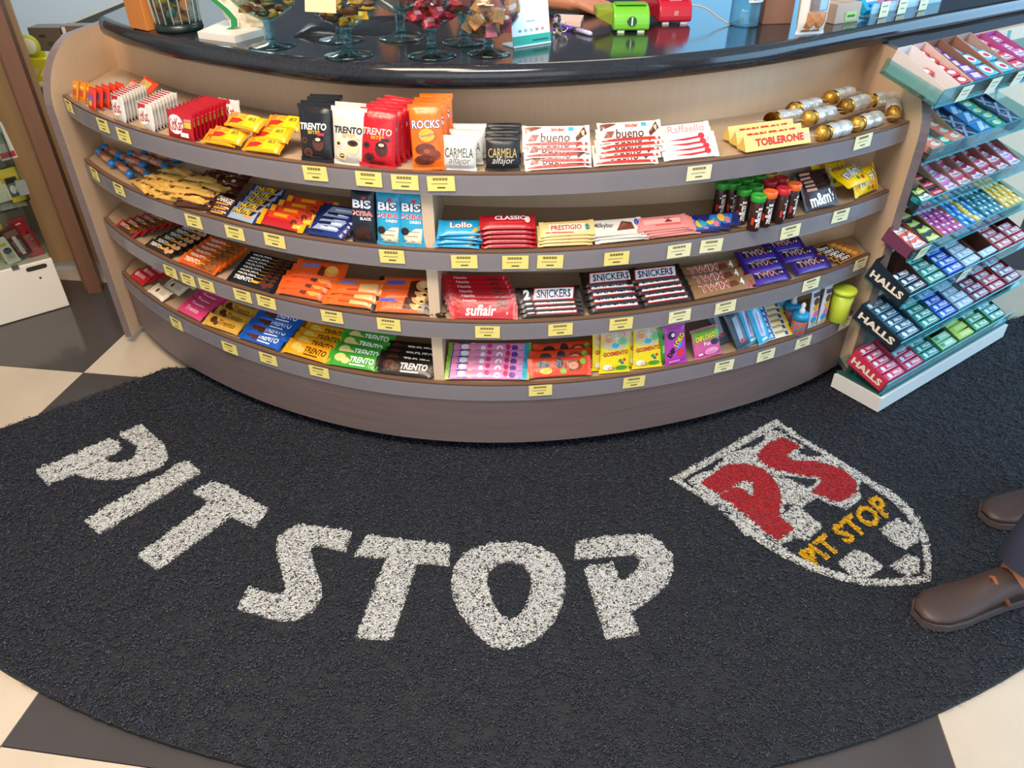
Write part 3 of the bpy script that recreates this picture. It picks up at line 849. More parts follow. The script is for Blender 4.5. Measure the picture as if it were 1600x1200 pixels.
pile('carmela_black', 0, 3, (784, 241, .038), (788, 219, .038), 'small black alfajor bag with gold lettering', 'biscuit_bag', SW, 76)
pile('bueno', 0, 5, (872, 257, .024), (869, 213, .064), 'cream and brown wafer bar in the left heap', 'wafer_bar', SW, 48, yaw=-1)
pile('bueno', 0, 5, (977, 252, .024), (985, 206, .064), 'cream and brown wafer bar in the right heap', 'wafer_bar', SW, 48, yaw=-1)
pile('raffaello', 0, 4, (1077, 243, .026), (1067, 209, .05), 'white coconut bar with pale red lettering', 'coconut_bar', SW, 46)
pile('toblerone', 0, 3, (1209, 230, .013), (1186, 207, .013), 'yellow triangular chocolate carton with red lettering', 'chocolate_carton', SW, 0, jit=.3)
for k, (px, py, h, yw, l) in enumerate([(1300, 208, .017, 6, 'front left'), (1352, 190, .017, 4, 'front right'), (1278, 181, .03, 8, 'middle left'), (1333, 163, .036, 6, 'middle right'), (1255, 168, .03, 5, 'rear left'), (1310, 150, .036, 4, 'rear right'), (1375, 156, .03, -20, 'far right by the panel'), (1222, 184, .018, 3, 'behind the yellow cartons'), (1396, 172, .02, 30, 'rightmost against the panel')]):
    put('praline_pack', 0, px, py, h, f'gold foil praline pack with silver sleeve, {l}', SW, 'praline_pack', 'gold foil praline packs', yw, 0, 0)
for o in [o for o in COL.objects if o.name.startswith('praline_pack')]:
    for q, x in enumerate((0.0, 0.030 * PRS)): obj('praline', b1, o).location = (x, 0, 0)

# ---- second shelf
tw = MB()
tw.tube([(-.045, 0, 0), (-.03, 0, 0), (.03, 0, 0), (.045, 0, 0)], [.005, .009, .009, .005], 8, 0)
tw.lathe([(.003, -.0), (.011, .006), (.008, .016)], (0, 0, 0), 8, 1, Matrix.Translation((.045, 0, 0)) @ Matrix.Rotation(PI / 2, 4, 'Y'))
tw.lathe([(.003, -.0), (.011, .006), (.008, .016)], (0, 0, 0), 8, 1, Matrix.Translation((-.045, 0, 0)) @ Matrix.Rotation(-PI / 2, 4, 'Y'))
KINDS['twist_roll'] = (tw.mesh('wrapper', [mat('9a5038', 0.25, kind='mottle', second='c89070', scale=50), foil('1c74b8')]), None)
KINDS['gold_stick'] = pack(0.10, 0.021, 0.018, foil('c89a48', 0.25), [E_(-.2, 0, .05, .25, '6a3018'), R_(.2, 0, .2, .5, 'e0b860')], fin=0.010)
KINDS['nut_stick'] = pack(0.10, 0.028, 0.02, foil('4a2416', 0.22), [E_(-.3, .05, .06, .22, '2a120a'), E_(-.05, -.1, .08, .26, '2a120a'), E_(.2, .1, .07, .24, '2a120a'), E_(.28, -.2, .05, .16, 'e0b48a'), E_(-.18, .2, .05, .14, 'c89060'), E_(.05, .2, .04, .12, 'b87a4a')], fin=0.008)
KINDS['dark_mini'] = pack(0.055, 0.025, 0.014, foil('3a1c14'), [T('CHARGE', 0, .1, .8, .5, 'e8e2da', b=.03, rot=-5), R_(0, -.3, .6, .15, 'd88a2a')], fin=0.005)
KINDS['silver_bar'] = pack(0.09, 0.032, 0.016, foil('8f9cab', 0.25), [P_([(-.35,.0),(.3,.0),(.4,.4),(-.25,.4)], '1c2430'), T('NUTRI', -.02, .2, .55, .36, 'e8b81c', b=.04, sh=.3), R_(.2, -.12, .3, .14, 'd08a2c')], fin=0.008, fincol=foil('1c2a5a'))
KINDS['red_yellow_bar'] = pack(0.128, 0.04, 0.02, foil('a81820'), [P_([(-.4,.0),(.4,.05),(.4,.45),(-.4,.45)], 'c83a1c'), R_(.25, .1, .12, .5, '5a2414'), R_(.34, -.2, .14, .3, 'e8a81c'), R_(-.05, .25, .3, .2, 'e09018')], fin=0.014, fincol=foil('e89a14'))
KINDS['navy_bar'] = pack(0.10, 0.035, 0.016, foil('1a2c6c', 0.2), [R_(0, .1, .6, .4, '8a9ab8', .05), R_(.05, .1, .4, .14, 'e0e4ec'), R_(-.2, -.2, .3, .2, '10183c')], fin=0.009, fincol=foil('16204a'))
def bis(base, sub, subc, pic):
    return pack(0.062, 0.135, 0.018, foil(base), [T('BIS', 0, .2, .82, .16, '14204a', b=.09), T('BIS', 0, .2, .74, .145, 'f2f2f2', b=.03), E_(.1, .31, .1, .025, 'd02028'), T('XTRA', 0, .04, .86, .085, 'f0f0f0', b=.07), T('XTRA', 0, .04, .84, .08, 'c8202a', b=.03), T(sub, .15, -.05, .45, .05, subc, b=.03)] + pic, fin=0.008, axis='y')
KINDS['bis_black'] = bis('18202c', 'BLACK', 'e8e8e8', [P_([(-.3,-.42),(.3,-.42),(.3,-.2),(.1,-.16),(-.3,-.26)], '3a1e16')])
KINDS['bis_oreo'] = bis('2c9cc4', 'OREO', 'f2f2f2', [P_([(-.3,-.44),(.36,-.44),(.42,-.16),(.15,-.16),(-.3,-.3)], 'e8dcbc'), E_(-.26, -.22, .16, .07, '2a1c20'), R_(.0, -.3, .5, .01, '4a3a38', 0), R_(.1, -.22, .4, .01, '4a3a38')])
KINDS['lollo'] = pack(0.108, 0.045, 0.016, foil('1c90bc'), [T('Lollo', .0, .12, .5, .34, 'b82a28', b=.07), T('Lollo', 0, .12, .48, .32, 'f2ece6', b=.02), P_([(.2,-.4),(.4,-.2),(.4,.1),(.3,-.1)], 'd8a01c'), P_([(.28,-.42),(.42,-.35),(.42,-.2)], '4a2814')], fin=0.010)
KINDS['classic'] = pack(0.13, 0.042, 0.018, foil('a3141f'), [T('CLASSIC', .05, .22, .55, .28, 'e8d8d4', b=.03), R_(-.02, -.1, .6, .1, 'c83038'), E_(.36, .1, .05, .22, 'd8c8b8')], fin=0.009)
KINDS['prestigio'] = pack(0.132, 0.04, 0.018, foil('ddb878'), [R_(.0, .0, .66, .5, 'ecdcb8'), T('PRESTIGIO', -.02, .02, .56, .34, 'a8202a', b=.03, sh=.1), E_(.36, .0, .05, .2, '3a7a6a'), P_([(-.4,-.3),(.1,-.35),(.1,-.28),(-.4,-.2)], 'c84a4a')], fin=0.010)
KINDS['milk_bar'] = pack(0.135, 0.045, 0.018, foil('d0c6b6'), [T('Milkybar', -.22, .08, .36, .34, '3a3a4a', b=.02, rot=-3), P_([(.0,-.25),(.12,.3),(.3,.2),(.34,-.2)], '6a3424'), P_([(.05,-.1),(.14,.2),(.22,.1)], '8a4a30'), E_(.4, .2, .05, .2, '2a4aa0')], fin=0.010)
KINDS['pink_bar'] = pack(0.135, 0.04, 0.018, foil('d88078'), [R_(0, .05, .7, .3, 'e8a49c'), R_(.12, .1, .14, .3, '7a2a24'), R_(.1, -.2, .5, .12, 'c85850')], fin=0.010)
KINDS['navy_gold_bar'] = pack(0.12, 0.04, 0.018, foil('1c2460'), [R_(.08, .0, .5, .7, '2a6ab0', .05), E_(.1, .1, .08, .3, 'd8a838'), E_(.22, -.1, .06, .24, 'c06a80'), E_(-.05, -.1, .07, .24, '2a9aa8')], fin=0.012)
def tube_kind(cap):
    mb = MB(); n = 18
    mb.lathe([(.0125, -.05), (.0132, -.049), (.0132, .032), (.0125, .034)], n=n, mi=0)
    cp = MB(); cp.lathe([(.0145, .032), (.0158, .034), (.0158, .048), (.0148, .0505), (.011, .0505), (.0105, .0485)], n=n)
    tv, tf = text_geo("m&m's", 0.04)
    pm = MB()
    for (wd, ht, e, mi) in ((.062, .0165, .0003, 0), (.058, .0145, .0006, 1)):
        V = []
        for x, y in tv:
            a = -PI / 2 - y * ht / 0.0132 - 0.05; V.append(((.0132 + e) * math.cos(a), (.0132 + e) * math.sin(a), x * wd - .010))
        pm.add(V, tf, mi)
    for a0_, c_ in ((-2.6, 2), (-.7, 3)):
        V = [((.0135) * math.cos(a0_ + dx), .0135 * math.sin(a0_ + dx), z) for dx, z in ((0, -.03), (.4, -.03), (.4, -.01), (0, -.01))]
        pm.add(V, [(0, 1, 2, 3)], c_)
    return (mb.mesh('tube', [foil('3a1e16')]), pm.mesh('print', [mat('2a100c', .4), mat('e9e2da', .4), mat('c83028', .4), mat('2a70b0', .4)]), ('cap', cp.mesh('cap', [mat(cap, 0.3)])))
for nm, c_ in (('tube_green', '2f9a34'), ('tube_red', 'c22830'), ('tube_orange', 'ea6a2c'), ('tube_amber', 'd8a848')): KINDS[nm] = tube_kind(c_)
KINDS['mm_brown'] = pack(0.095, 0.052, 0.02, foil('321a14'), [T("m&m's", .05, -.06, .8, .58, '1a0c08', b=.07, rot=6), T("m&m's", .05, -.06, .78, .56, 'ece6de', b=.035, rot=6), R_(-.2, .34, .3, .12, 'c88a70')], fin=0.008)
KINDS['mm_yellow'] = pack(0.098, 0.062, 0.026, foil('f2c40c'), [T("m&m's", 0, .08, .74, .46, '3a2014', b=.07, rot=6), T("m&m's", 0, .08, .72, .44, 'f0ece4', b=.03, rot=6), E_(-.05, -.28, .05, .08, '2f9a34'), E_(.1, -.3, .05, .08, 'c83028'), E_(.22, -.2, .05, .08, 'e8a81c'), E_(-.25, .35, .08, .06, 'b05a2a')], fin=0.010)

resize(1.28, 'twist_roll', 'gold_stick', 'nut_stick', 'dark_mini')
resize(1.14, 'silver_bar', 'red_yellow_bar', 'navy_bar')
for k, (px, py, h, yw) in enumerate([(165, 246, .014, -4), (178, 238, .02, 2), (192, 262, .012, -8), (205, 250, .024, 3), (216, 263, .014, -5), (226, 247, .03, 6), (240, 252, .03, -2), (252, 244, .028, 8)]):
    put('twist_roll', 1, px, py, h, f'brown sweet roll with blue twisted ends, {ORD[k + 1]} from the left', SW, 'sweet_roll', 'sweet rolls with blue twisted ends', yw, 0)
k = 0
for row, (x0, y0, h0) in enumerate([(224, 297, .01), (240, 288, .024), (256, 279, .036), (272, 270, .046)]):
    for q in range(5):
        k += 1
        put('gold_stick', 1, x0 + q * 13 + (row % 2) * 4, y0 + q * 5.4 - (q % 2) * 5, h0 + (q % 2) * .008, f'gold foil stick, {["front", "second", "third", "rear"][row]} layer, {ORD[q + 1]} from the left', SW, 'wafer_stick', 'heap of gold foil sticks', random.uniform(-12, 12), 6 + random.uniform(-5, 5), 0)
k = 0
for row, (x0, y0, h0) in enumerate([(308, 319, .012), (316, 307, .028), (326, 295, .04), (336, 284, .05)]):
    for q in range(3):
        k += 1
        put('nut_stick', 1, x0 + q * 13, y0 - q * 8 + (4 if q == 2 else 0), h0 + q * .006, f'dark brown nut stick, {["lowest", "second", "third", "top"][row]} layer, {["front", "middle", "rear"][q]} one', SW, 'nut_stick', 'heap of dark brown nut sticks', random.uniform(8, 22), 12, 0)
pile('dark_mini', 1, 3, (343, 333, .012), (352, 315, .03), 'small dark bar with white lettering', 'candy_bar', SW, 30)
pile('silver_bar', 1, 5, (382, 343, .012), (418, 302, .05), 'silver and yellow wrapped bar', 'candy_bar', SW, 34)
pile('red_yellow_bar', 1, 4, (443, 354, .014), (486, 323, .045), 'red bar with yellow ends', 'candy_bar', SW, 34)
pile('navy_bar', 1, 5, (512, 368, .012), (535, 333, .045), 'glossy navy blue bar', 'candy_bar', SW, 34)
pile('bis_black', 1, 5, (568, 338, .066), (582, 316, .066), 'tall black and white biscuit pack', 'biscuit_pack', SW, 80, jit=.5)
pile('bis_oreo', 1, 3, (608, 344, .066), (618, 328, .066), 'tall light blue biscuit pack next to the black ones', 'biscuit_pack', SW, 80, jit=.5)
pile('bis_oreo', 1, 2, (645, 351, .066), (649, 338, .066), 'tall light blue biscuit pack beside the divider', 'biscuit_pack', SW, 80, jit=.5)
pile('lollo', 1, 4, (716, 385, .012), (722, 356, .06), 'turquoise wrapped bar', 'candy_bar', SW, 30)
pile('classic', 1, 5, (795, 384, .014), (793, 347, .08), 'deep red wrapped bar on the second shelf', 'chocolate_bar', SW, 30, jit=.6)
pile('prestigio', 1, 4, (882, 384, .012), (885, 357, .05), 'cream and red coconut bar', 'chocolate_bar', SW, 36)
pile('milk_bar', 1, 3, (968, 376, .016), (963, 355, .045), 'white milk chocolate bar with a brown picture', 'chocolate_bar', SW, 38)
pile('pink_bar', 1, 4, (1050, 369, .012), (1034, 348, .045), 'salmon pink wrapped bar', 'chocolate_bar', SW, 34)
pile('navy_gold_bar', 1, 3, (1085, 358, .014), (1118, 344, .03), 'navy bar with gold and pink print', 'chocolate_bar', SW, 30, yaw=-12)
for px, py, c_, l in [(1186, 305, 'green', 'front row, leftmost'), (1204, 299, 'orange', 'front row, second'), (1225, 294, 'red', 'front row, third'), (1242, 287, 'orange', 'front row, last'),
                      (1164, 295, 'green', 'second row, leftmost'), (1182, 290, 'green', 'second row, second'), (1203, 283, 'red', 'second row, third'), (1222, 278, 'red', 'second row, last'),
                      (1147, 285, 'green', 'third row, second'), (1167, 279, 'green', 'third row, third'), (1187, 274, 'green', 'third row, fourth'), (1205, 271, 'amber', 'third row, last'), (1129, 285, 'green', 'third row, leftmost')]:
    p = at(px, py, SHELF_Z[1] + .088)
    DEBUG.append(('tube', 1, px, py, round(p.y - front_y(p.x), 3)))
    p.z = SHELF_Z[1] + .0445
    thing_at('tube_' + c_, Matrix.Translation(p) @ Matrix.Rotation(0.45 + random.uniform(-.5, .5), 4, 'Z') @ Matrix.Diagonal((1.16, 1.16, .9, 1)), 'candy_tube', f'brown sweet tube with {c_} cap, {l}', SW, 'brown sweet tubes with coloured caps')
resize(1.2, 'mm_brown', 'mm_yellow')
pile('mm_brown', 1, 5, (1278, 320, .024), (1268, 284, .045), 'brown bag of sweets with white lettering', 'candy_pack', SW, 52)
put('mm_yellow', 1, 1346, 298, .034, 'yellow bag of sweets standing against the right panel', SW, 'candy_pack', 'yellow bags of sweets', 4, 62)
put('mm_yellow', 1, 1330, 275, .068, 'yellow bag of sweets lying on top of its heap', SW, 'candy_pack', 'yellow bags of sweets', 4, 20)
put('mm_yellow', 1, 1298, 274, .04, 'yellow bag of sweets behind the brown bags', SW, 'candy_pack', 'yellow bags of sweets', -6, 50)

# ---- third shelf
def stick(base, tip, txtc, pic, L=0.115, h=0.026, extra=()):
    return pack(L, h, 0.014, foil(base), [T('TRENTO', -.2, .05, .4, .4, txtc, b=.03, sh=.15), R_(.06, .0, .16, .22, 'd8a01c', .02)] + list(extra) + [E_(.2 + .08 * i, (-1) ** i * .1, .06, .26, pic) for i in range(3)], fin=0.010, fincol=foil(tip))
KINDS['stick_redtip'] = stick('4a2016', 'b8141c', 'e2b0a0', '7a4028')
KINDS['stick_brown'] = stick('2e1a14', '16100e', 'ece6da', 'c89a70')
KINDS['stick_orange_l'] = stick('c8501a', 'e05a14', 'f2dcc0', '9a5a2c', 0.135, 0.03, [P_([(-.02,-.4),(.42,-.4),(.42,.4),(.1,.4)], '7a4020')])
KINDS['stick_black'] = stick('14161c', '10121a', 'f0ece4', '5a2c20', 0.14, 0.028)
KINDS['orange_flow'] = pack(0.135, 0.05, 0.024, foil('e8541c'), [R_(-.2, .15, .36, .2, '7a78b0', .02), P_([(-.02,-.3),(.1,-.36),(.14,.1),(.02,.2)], '6a2c18'), E_(.24, -.05, .13, .3, 'e89a38'), E_(.24, .05, .1, .2, 'f2b860')], fin=0.012)
KINDS['orange_wafer'] = pack(0.135, 0.046, 0.022, foil('ea6420'), [R_(-.22, .15, .34, .22, '7a78b0', .02), P_([(.02,-.36),(.38,-.36),(.42,.2),(.02,.1)], 'e0b070'), P_([(.2,-.3),(.42,-.36),(.42,-.1)], 'f0dcb0'), R_(-.1, -.25, .2, .12, 'c83c14')], fin=0.012)
KINDS['orange_black'] = pack(0.15, 0.05, 0.022, foil('e65a1c'), [R_(-.22, .12, .3, .22, '4a5ab8', .02), P_([(.0,-.3),(.2,-.36),(.2,.3),(.02,.2)], '4a2014'), R_(.35, 0, .2, .9, '241812'), E_(.24, -.02, .13, .32, 'd8a060'), E_(.24, .04, .08, .18, 'f0cc90')], fin=0.012, fincol=foil('1c1614'))
KINDS['suflair'] = pack(0.168, 0.056, 0.012, foil('b01420'), [T('suflair', -.05, -.1, .46, .5, 'f2ece6', b=.02, sh=.15), T('Nestle', -.22, .34, .2, .12, 'd8a8a4', b=.02), P_([(.18,.05),(.34,.1),(.34,.36),(.2,.34)], '5a241a'), P_([(.2,.1),(.3,.14),(.28,.3)], '8a4a30'), R_(.44, 0, .02, .9, 'd86a70'), T('2', .34, -.22, .03, .12, 'f0d0cc')], fin=0.010)
def snick(w, two):
    d = [P_([(-.38,-.34),(.38,-.34),(.42,.38),(-.34,.38)], 'b02020'), P_([(-.36,-.28),(.37,-.28),(.405,.32),(-.325,.32)], 'ece8e2'), T('SNICKERS', .02, .02, .64, .44, '1c2460', b=.018, sh=.15)]
    if two: d = [P_([(-.26,-.38),(.38,-.38),(.42,.40),(-.22,.40)], 'b02020'), P_([(-.24,-.32),(.37,-.32),(.405,.34),(-.205,.34)], 'ece8e2'), T('SNICKERS', .085, .0, .53, .5, '1c2460', b=.018, sh=.15), T('2', -.34, .0, .1, .62, 'f0ece6', b=.06)]
    return pack(w, 0.044, 0.02, foil('2a1812'), d, fin=0.010, fincol=foil('150e0c'))
KINDS['snickers2'] = snick(0.162, True); KINDS['snickers'] = snick(0.15, False)
KINDS['twix4'] = pack(0.205, 0.042, 0.02, foil('8a6440', 0.28), [T('TWIX', -.1, .08, .46, .56, 'f0e4dc', b=.035), T('TWIX', -.1, .08, .45, .54, 'a81c20', b=.008), T('4', .3, .1, .06, .5, 'f0dcd0', b=.03), P_([(.35,-.4),(.45,-.4),(.45,.2)], 'b82020'), P_([(.1,-.2),(.25,-.1),(.22,.25),(.12,.2)], '6a3018')], fin=0.012)
KINDS['twix_purple'] = pack(0.13, 0.044, 0.024, foil('4a2a8c', 0.22), [P_([(-.38,-.1),(.36,-.1),(.4,.4),(-.36,.4)], '2a1c2c'), T('TWIX', -.06, .14, .56, .44, 'e8dcdc', b=.035), T('TWIX', -.06, .14, .55, .42, 'a01c24', b=.005), R_(.3, .05, .1, .12, 'd8d0d8')], fin=0.012, fincol=foil('2c1a5c'))
KINDS['star_stick'] = pack(0.11, 0.026, 0.014, foil('b8702c'), [R_(-.2, 0, .5, .7, '241810'), T('Stars', -.18, .0, .36, .5, 'e8dccc', b=.03), E_(.25, 0, .1, .25, 'e0a850')], fin=0.009)

resize(1.2, 'stick_redtip', 'stick_brown', 'stick_orange_l', 'stick_black')
resize(1.08, 'orange_flow', 'orange_wafer', 'orange_black')
pile('stick_redtip', 2, 7, (201, 359, .011), (275, 336, .03), 'dark brown stick bar with a red end', 'stick_bar', SW, 22, jit=.6)
pile('stick_brown', 2, 7, (252, 388, .011), (312, 358, .03), 'dark brown stick bar with white lettering', 'stick_bar', SW, 22, jit=.6)
pile('stick_orange_l', 2, 6, (314, 420, .012), (352, 385, .03), 'orange stick bar with a nut picture', 'stick_bar', SW, 26, jit=.6)
pile('stick_black', 2, 8, (396, 446, .012), (424, 408, .035), 'black stick bar with white lettering', 'stick_bar', SW, 26, jit=.6)
pile('orange_flow', 2, 4, (477, 464, .015), (500, 422, .066), 'bright orange wafer pack in the left heap', 'wafer_pack', SW, 34, yaw=2)
pile('orange_wafer', 2, 3, (548, 475, .015), (562, 448, .045), 'orange and cream wafer pack in the middle heap', 'wafer_pack', SW, 32, yaw=3)
pile('orange_black', 2, 4, (632, 487, .013), (640, 447, .05), 'orange wafer pack with black ends', 'wafer_pack', SW, 32, yaw=3)
pile('suflair', 2, 6, (757, 486, .026), (742, 446, .05), 'red aerated chocolate bar with white script', 'chocolate_bar', SW, 50, jit=.7)
pile('snickers2', 2, 4, (862, 486, .013), (857, 460, .05), 'dark nut bar in the double size heap', 'nut_bar', SW, 38, jit=.6)
pile('snickers', 2, 5, (961, 480, .014), (952, 434, .075), 'dark nut bar in the middle heap', 'nut_bar', SW, 34, jit=.6)
pile('snickers', 2, 5, (1040, 470, .014), (1022, 428, .075), 'dark nut bar in the right heap', 'nut_bar', SW, 34, jit=.6)
pile('twix4', 2, 3, (1128, 449, .016), (1110, 421, .04), 'long bronze caramel bar', 'caramel_bar', SW, 36, jit=.6)
pile('twix_purple', 2, 3, (1200, 436, .015), (1183, 399, .055), 'purple caramel bar in the left pile', 'caramel_bar', SW, 28)
pile('twix_purple', 2, 3, (1265, 417, .015), (1225, 383, .05), 'purple caramel bar in the right pile', 'caramel_bar', SW, 28, yaw=-4)
pile('star_stick', 2, 5, (1325, 402, .012), (1292, 387, .03), 'slim brown and black stick by the right panel', 'stick_bar', SW, 24, jit=.6)

# ---- bottom shelf
def trento(base, txtc, pic, L=0.14, h=0.044): return pack(L, h, 0.018, foil(base), [T('TRENTO', .16, .02, .46, .38, txtc, b=.03, sh=.15), E_(-.26, .05, .11, .26, pic), E_(-.14, -.12, .08, .2, pic), R_(.1, -.3, .3, .08, txtc)], fin=0.010)
KINDS['mini_red'] = pack(0.085, 0.036, 0.016, foil('a81420'), [R_(.05, .05, .5, .3, 'd07a80'), E_(-.25, .05, .1, .2, 'd8b0a0')], fin=0.008)
KINDS['mini_cream'] = pack(0.085, 0.036, 0.014, foil('ddd0bc'), [E_(-.1, 0, .07, .2, '6a4030'), R_(.2, 0, .3, .3, 'c8b89c')], fin=0.008)
KINDS['mini_pink'] = pack(0.10, 0.036, 0.016, foil('c83a6c'), [T('Trento', 0, .05, .5, .35, 'f0c8d4', b=.01, sh=.2)], fin=0.008)
KINDS['tr_gold'] = pack(0.13, 0.04, 0.016, foil('c89838'), [T('Trento', .12, 0, .46, .4, '5a3414', b=.01, sh=.2), E_(-.26, .05, .09, .26, '4a2414'), E_(-.16, -.15, .06, .18, '5a3018')], fin=0.009)
KINDS['tr_blue'] = trento('1450a8', 'e8ecf2', '5a2c1c'); KINDS['tr_yellow'] = trento('e69a10', '4a2a10', 'd8b458')
KINDS['tr_green'] = trento('3a9a2c', 'f0f2ea', 'd8c880'); KINDS['tr_black'] = trento('1e1614', 'e8e0da', '4a2418', 0.15, 0.046)
KINDS['kids_roll'] = pack(0.225, 0.03, 0.02, foil('e48ab0'), [R_(-.34, 0, .22, .84, '1c4aa0'), R_(.42, 0, .1, .84, '2aa0c8'), R_(-.2, 0, .05, .8, 'e8c838'), E_(-.3, .0, .05, .25, 'f0ece8'), E_(.12, -.15, .04, .28, 'f0f0f2'), E_(.22, .0, .03, .28, 'c02a60'), E_(.3, -.1, .04, .28, '5a3a90'), E_(0, .1, .03, .24, 'c83a7a'), E_(-.08, -.12, .03, .24, 'f0e8ec')], fin=0.012, fincol=foil('8ab038'))
KINDS['orange_candy'] = pack(0.17, 0.055, 0.026, foil('d8401c'), [E_(-.25, .12, .1, .2, '2a1c1c'), E_(-.22, -.2, .1, .16, 'd8b01c'), E_(.0, .15, .07, .24, '30202a'), E_(.22, .0, .14, .3, '8a2c14'), E_(.22, .0, .08, .18, 'e88a5a'), E_(.05, -.25, .05, .14, '7ab028'), E_(.38, .2, .05, .15, '8ab830')], fin=0.012)
KINDS['yellow_candy'] = pack(0.088, 0.125, 0.024, foil('e8d018'), [P_([(-.42,.1),(-.2,.02),(.2,.02),(.42,.14),(.42,.42),(-.42,.42)], 'c8b890'), E_(-.25, .28, .14, .09, 'd88a5a'), E_(.2, .22, .13, .09, '6ab87a'), E_(-.02, .12, .12, .06, '3aa8c0'), E_(.2, .36, .1, .06, 'd87a90'), R_(0, .27, .03, .2, 'd8d8d8'), R_(0, .27, .2, .025, 'd8d8d8'), T('GOSMENTO', 0, -.05, .8, .1, 'c83c1c', b=.05, rot=5), E_(.15, -.22, .06, .04, '3a8a3a'), E_(.28, -.2, .05, .035, 'c83028'), E_(.22, -.27, .05, .03, '2a4aa0'), E_(-.25, -.36, .15, .07, 'f0e8dc'), E_(.2, -.38, .2, .05, '4a9a3a'), E_(-.12, -.4, .1, .05, 'd88a6a')], fin=0.007, axis='y')
KINDS['dip_purple'] = pack(0.068, 0.115, 0.014, foil('b03aa8'), [E_(-.15, .26, .18, .1, '2a2030'), E_(-.1, .27, .08, .05, 'e8e0ec'), T('DIP', -.2, -.16, .42, .13, '18141c', b=.06, rot=50), T('LOKO', .16, .12, .62, .16, '28181c', b=.09, rot=55), T('LOKO', .16, .12, .6, .15, 'f0d81c', b=.04, rot=55), E_(.2, -.2, .14, .1, 'd83038'), R_(.15, -.02, .12, .16, '2a9ad0', .08), R_(-.1, -.4, .5, .06, 'e890c8')], fin=0.006, axis='y')
KINDS['dip_pink'] = pack(0.09, 0.085, 0.016, foil('c8508a'), [P_([(-.45,.1),(.45,.1),(.45,.45),(-.45,.45)], '6aa03a'), T('DIPLOKO!', -.02, .2, .74, .2, '1c181c', b=.09, rot=6), T('DIPLOKO!', -.02, .2, .72, .18, 'f0d81c', b=.035, rot=6), T('Fun', .0, -.02, .26, .12, 'f0e0ec'), E_(.26, -.02, .16, .1, '2a1c34'), E_(.1, -.3, .25, .12, 'e090b8'), R_(-.28, -.34, .14, .06, 'f0ecf0')], fin=0.006, axis='y')
KINDS['dip_green'] = pack(0.068, 0.115, 0.014, foil('3a8a2c'), [E_(0, .2, .25, .1, '1c3a18'), R_(0, -.1, .5, .2, '8ac038')], fin=0.006, axis='y')
KINDS['blue_sachet'] = pack(0.05, 0.125, 0.012, foil('2aa0c8'), [P_([(-.2,-.3),(.15,-.36),(.25,.2),(.05,.4),(-.2,.3)], 'a8b8d0'), R_(-.02, .0, .12, .5, '9a7ac0', .04), R_(.1, .05, .06, .4, 'e0e4f0', .03), R_(0, -.4, .4, .06, 'd8eef4')], fin=0.006, axis='y')
KINDS['dark_sachet'] = pack(0.05, 0.12, 0.012, foil('3a4a5c'), [R_(.0, .0, .3, .6, '9aa8b8', .04), R_(0, -.3, .3, .1, 'b03848')], fin=0.006, axis='y')
KINDS['blue_white_roll'] = pack(0.11, 0.024, 0.016, foil('d8d0bc'), [R_(-.26, 0, .32, .8, '1a62b0'), T('FINI', -.26, 0, .2, .5, 'f0f2f4', b=.04), R_(.1, .2, .3, .3, 'b89a4a'), R_(.3, -.1, .1, .5, '4a4a58')], fin=0.010, fincol=foil('e0c02c'))
KINDS['slim_pack'] = pack(0.036, 0.125, 0.014, foil('c8d0d8'), [E_(0, .2, .3, .1, '5a3a20'), E_(0, .04, .3, .08, 'e8a020'), E_(.05, -.12, .3, .08, 'e86a9a'), E_(-.1, -.26, .3, .09, '2a90d0'), E_(.1, -.36, .25, .06, 'f0c030'), R_(0, .37, .7, .1, '4a2c4a')], fin=0.006, axis='y')

resize(1.2, 'mini_red', 'mini_cream', 'mini_pink')
resize(1.1, 'tr_gold', 'tr_blue', 'tr_yellow', 'tr_green', 'tr_black')
pile('mini_red', 3, 4, (224, 445, .011), (258, 420, .03), 'small red bar at the left end of the bottom shelf', 'chocolate_bar', SW, 24)
pile('mini_cream', 3, 3, (253, 464, .011), (296, 440, .02), 'small cream wrapped bar', 'chocolate_bar', SW, 20)
pile('mini_pink', 3, 5, (302, 488, .012), (336, 460, .035), 'small pink bar', 'chocolate_bar', SW, 26)
pile('tr_gold', 3, 4, (350, 507, .012), (384, 474, .03), 'gold wrapped wafer bar', 'wafer_bar', SW, 26)
pile('tr_blue', 3, 4, (412, 534, .012), (440, 494, .062), 'blue wrapped wafer bar', 'wafer_bar', SW, 28)
pile('tr_yellow', 3, 4, (482, 551, .012), (512, 520, .04), 'amber yellow wafer bar', 'wafer_bar', SW, 28)
pile('tr_green', 3, 4, (553, 568, .012), (575, 528, .045), 'green wrapped wafer bar', 'wafer_bar', SW, 30)
pile('tr_black', 3, 4, (632, 578, .013), (644, 547, .035), 'black wrapped wafer bar', 'wafer_bar', SW, 32)
pile('kids_roll', 3, 5, (761, 585, .014), (766, 543, .05), 'long pink and blue candy roll', 'candy_roll', SW, 30, jit=.6)
pile('orange_candy', 3, 3, (873, 578, .022), (882, 549, .04), 'orange bag of mixed sweets', 'candy_bag', SW, 45)
pile('yellow_candy', 3, 2, (960, 552, .055), (948, 545, .058), 'yellow bag of jelly sweets, left one of two', 'candy_bag', SW, 74, roll=-3)
pile('yellow_candy', 3, 2, (1012, 546, .055), (1003, 538, .058), 'yellow bag of jelly sweets, right one of two', 'candy_bag', SW, 74, roll=-3)
put('dip_green', 3, 1042, 537, .058, 'dark green sachet behind the purple one', SW, 'candy_sachet', None, 0, 78, 2)
put('dip_purple', 3, 1054, 540, .052, 'purple sachet with slanted yellow lettering', SW, 'candy_sachet', None, 0, 76, 4)
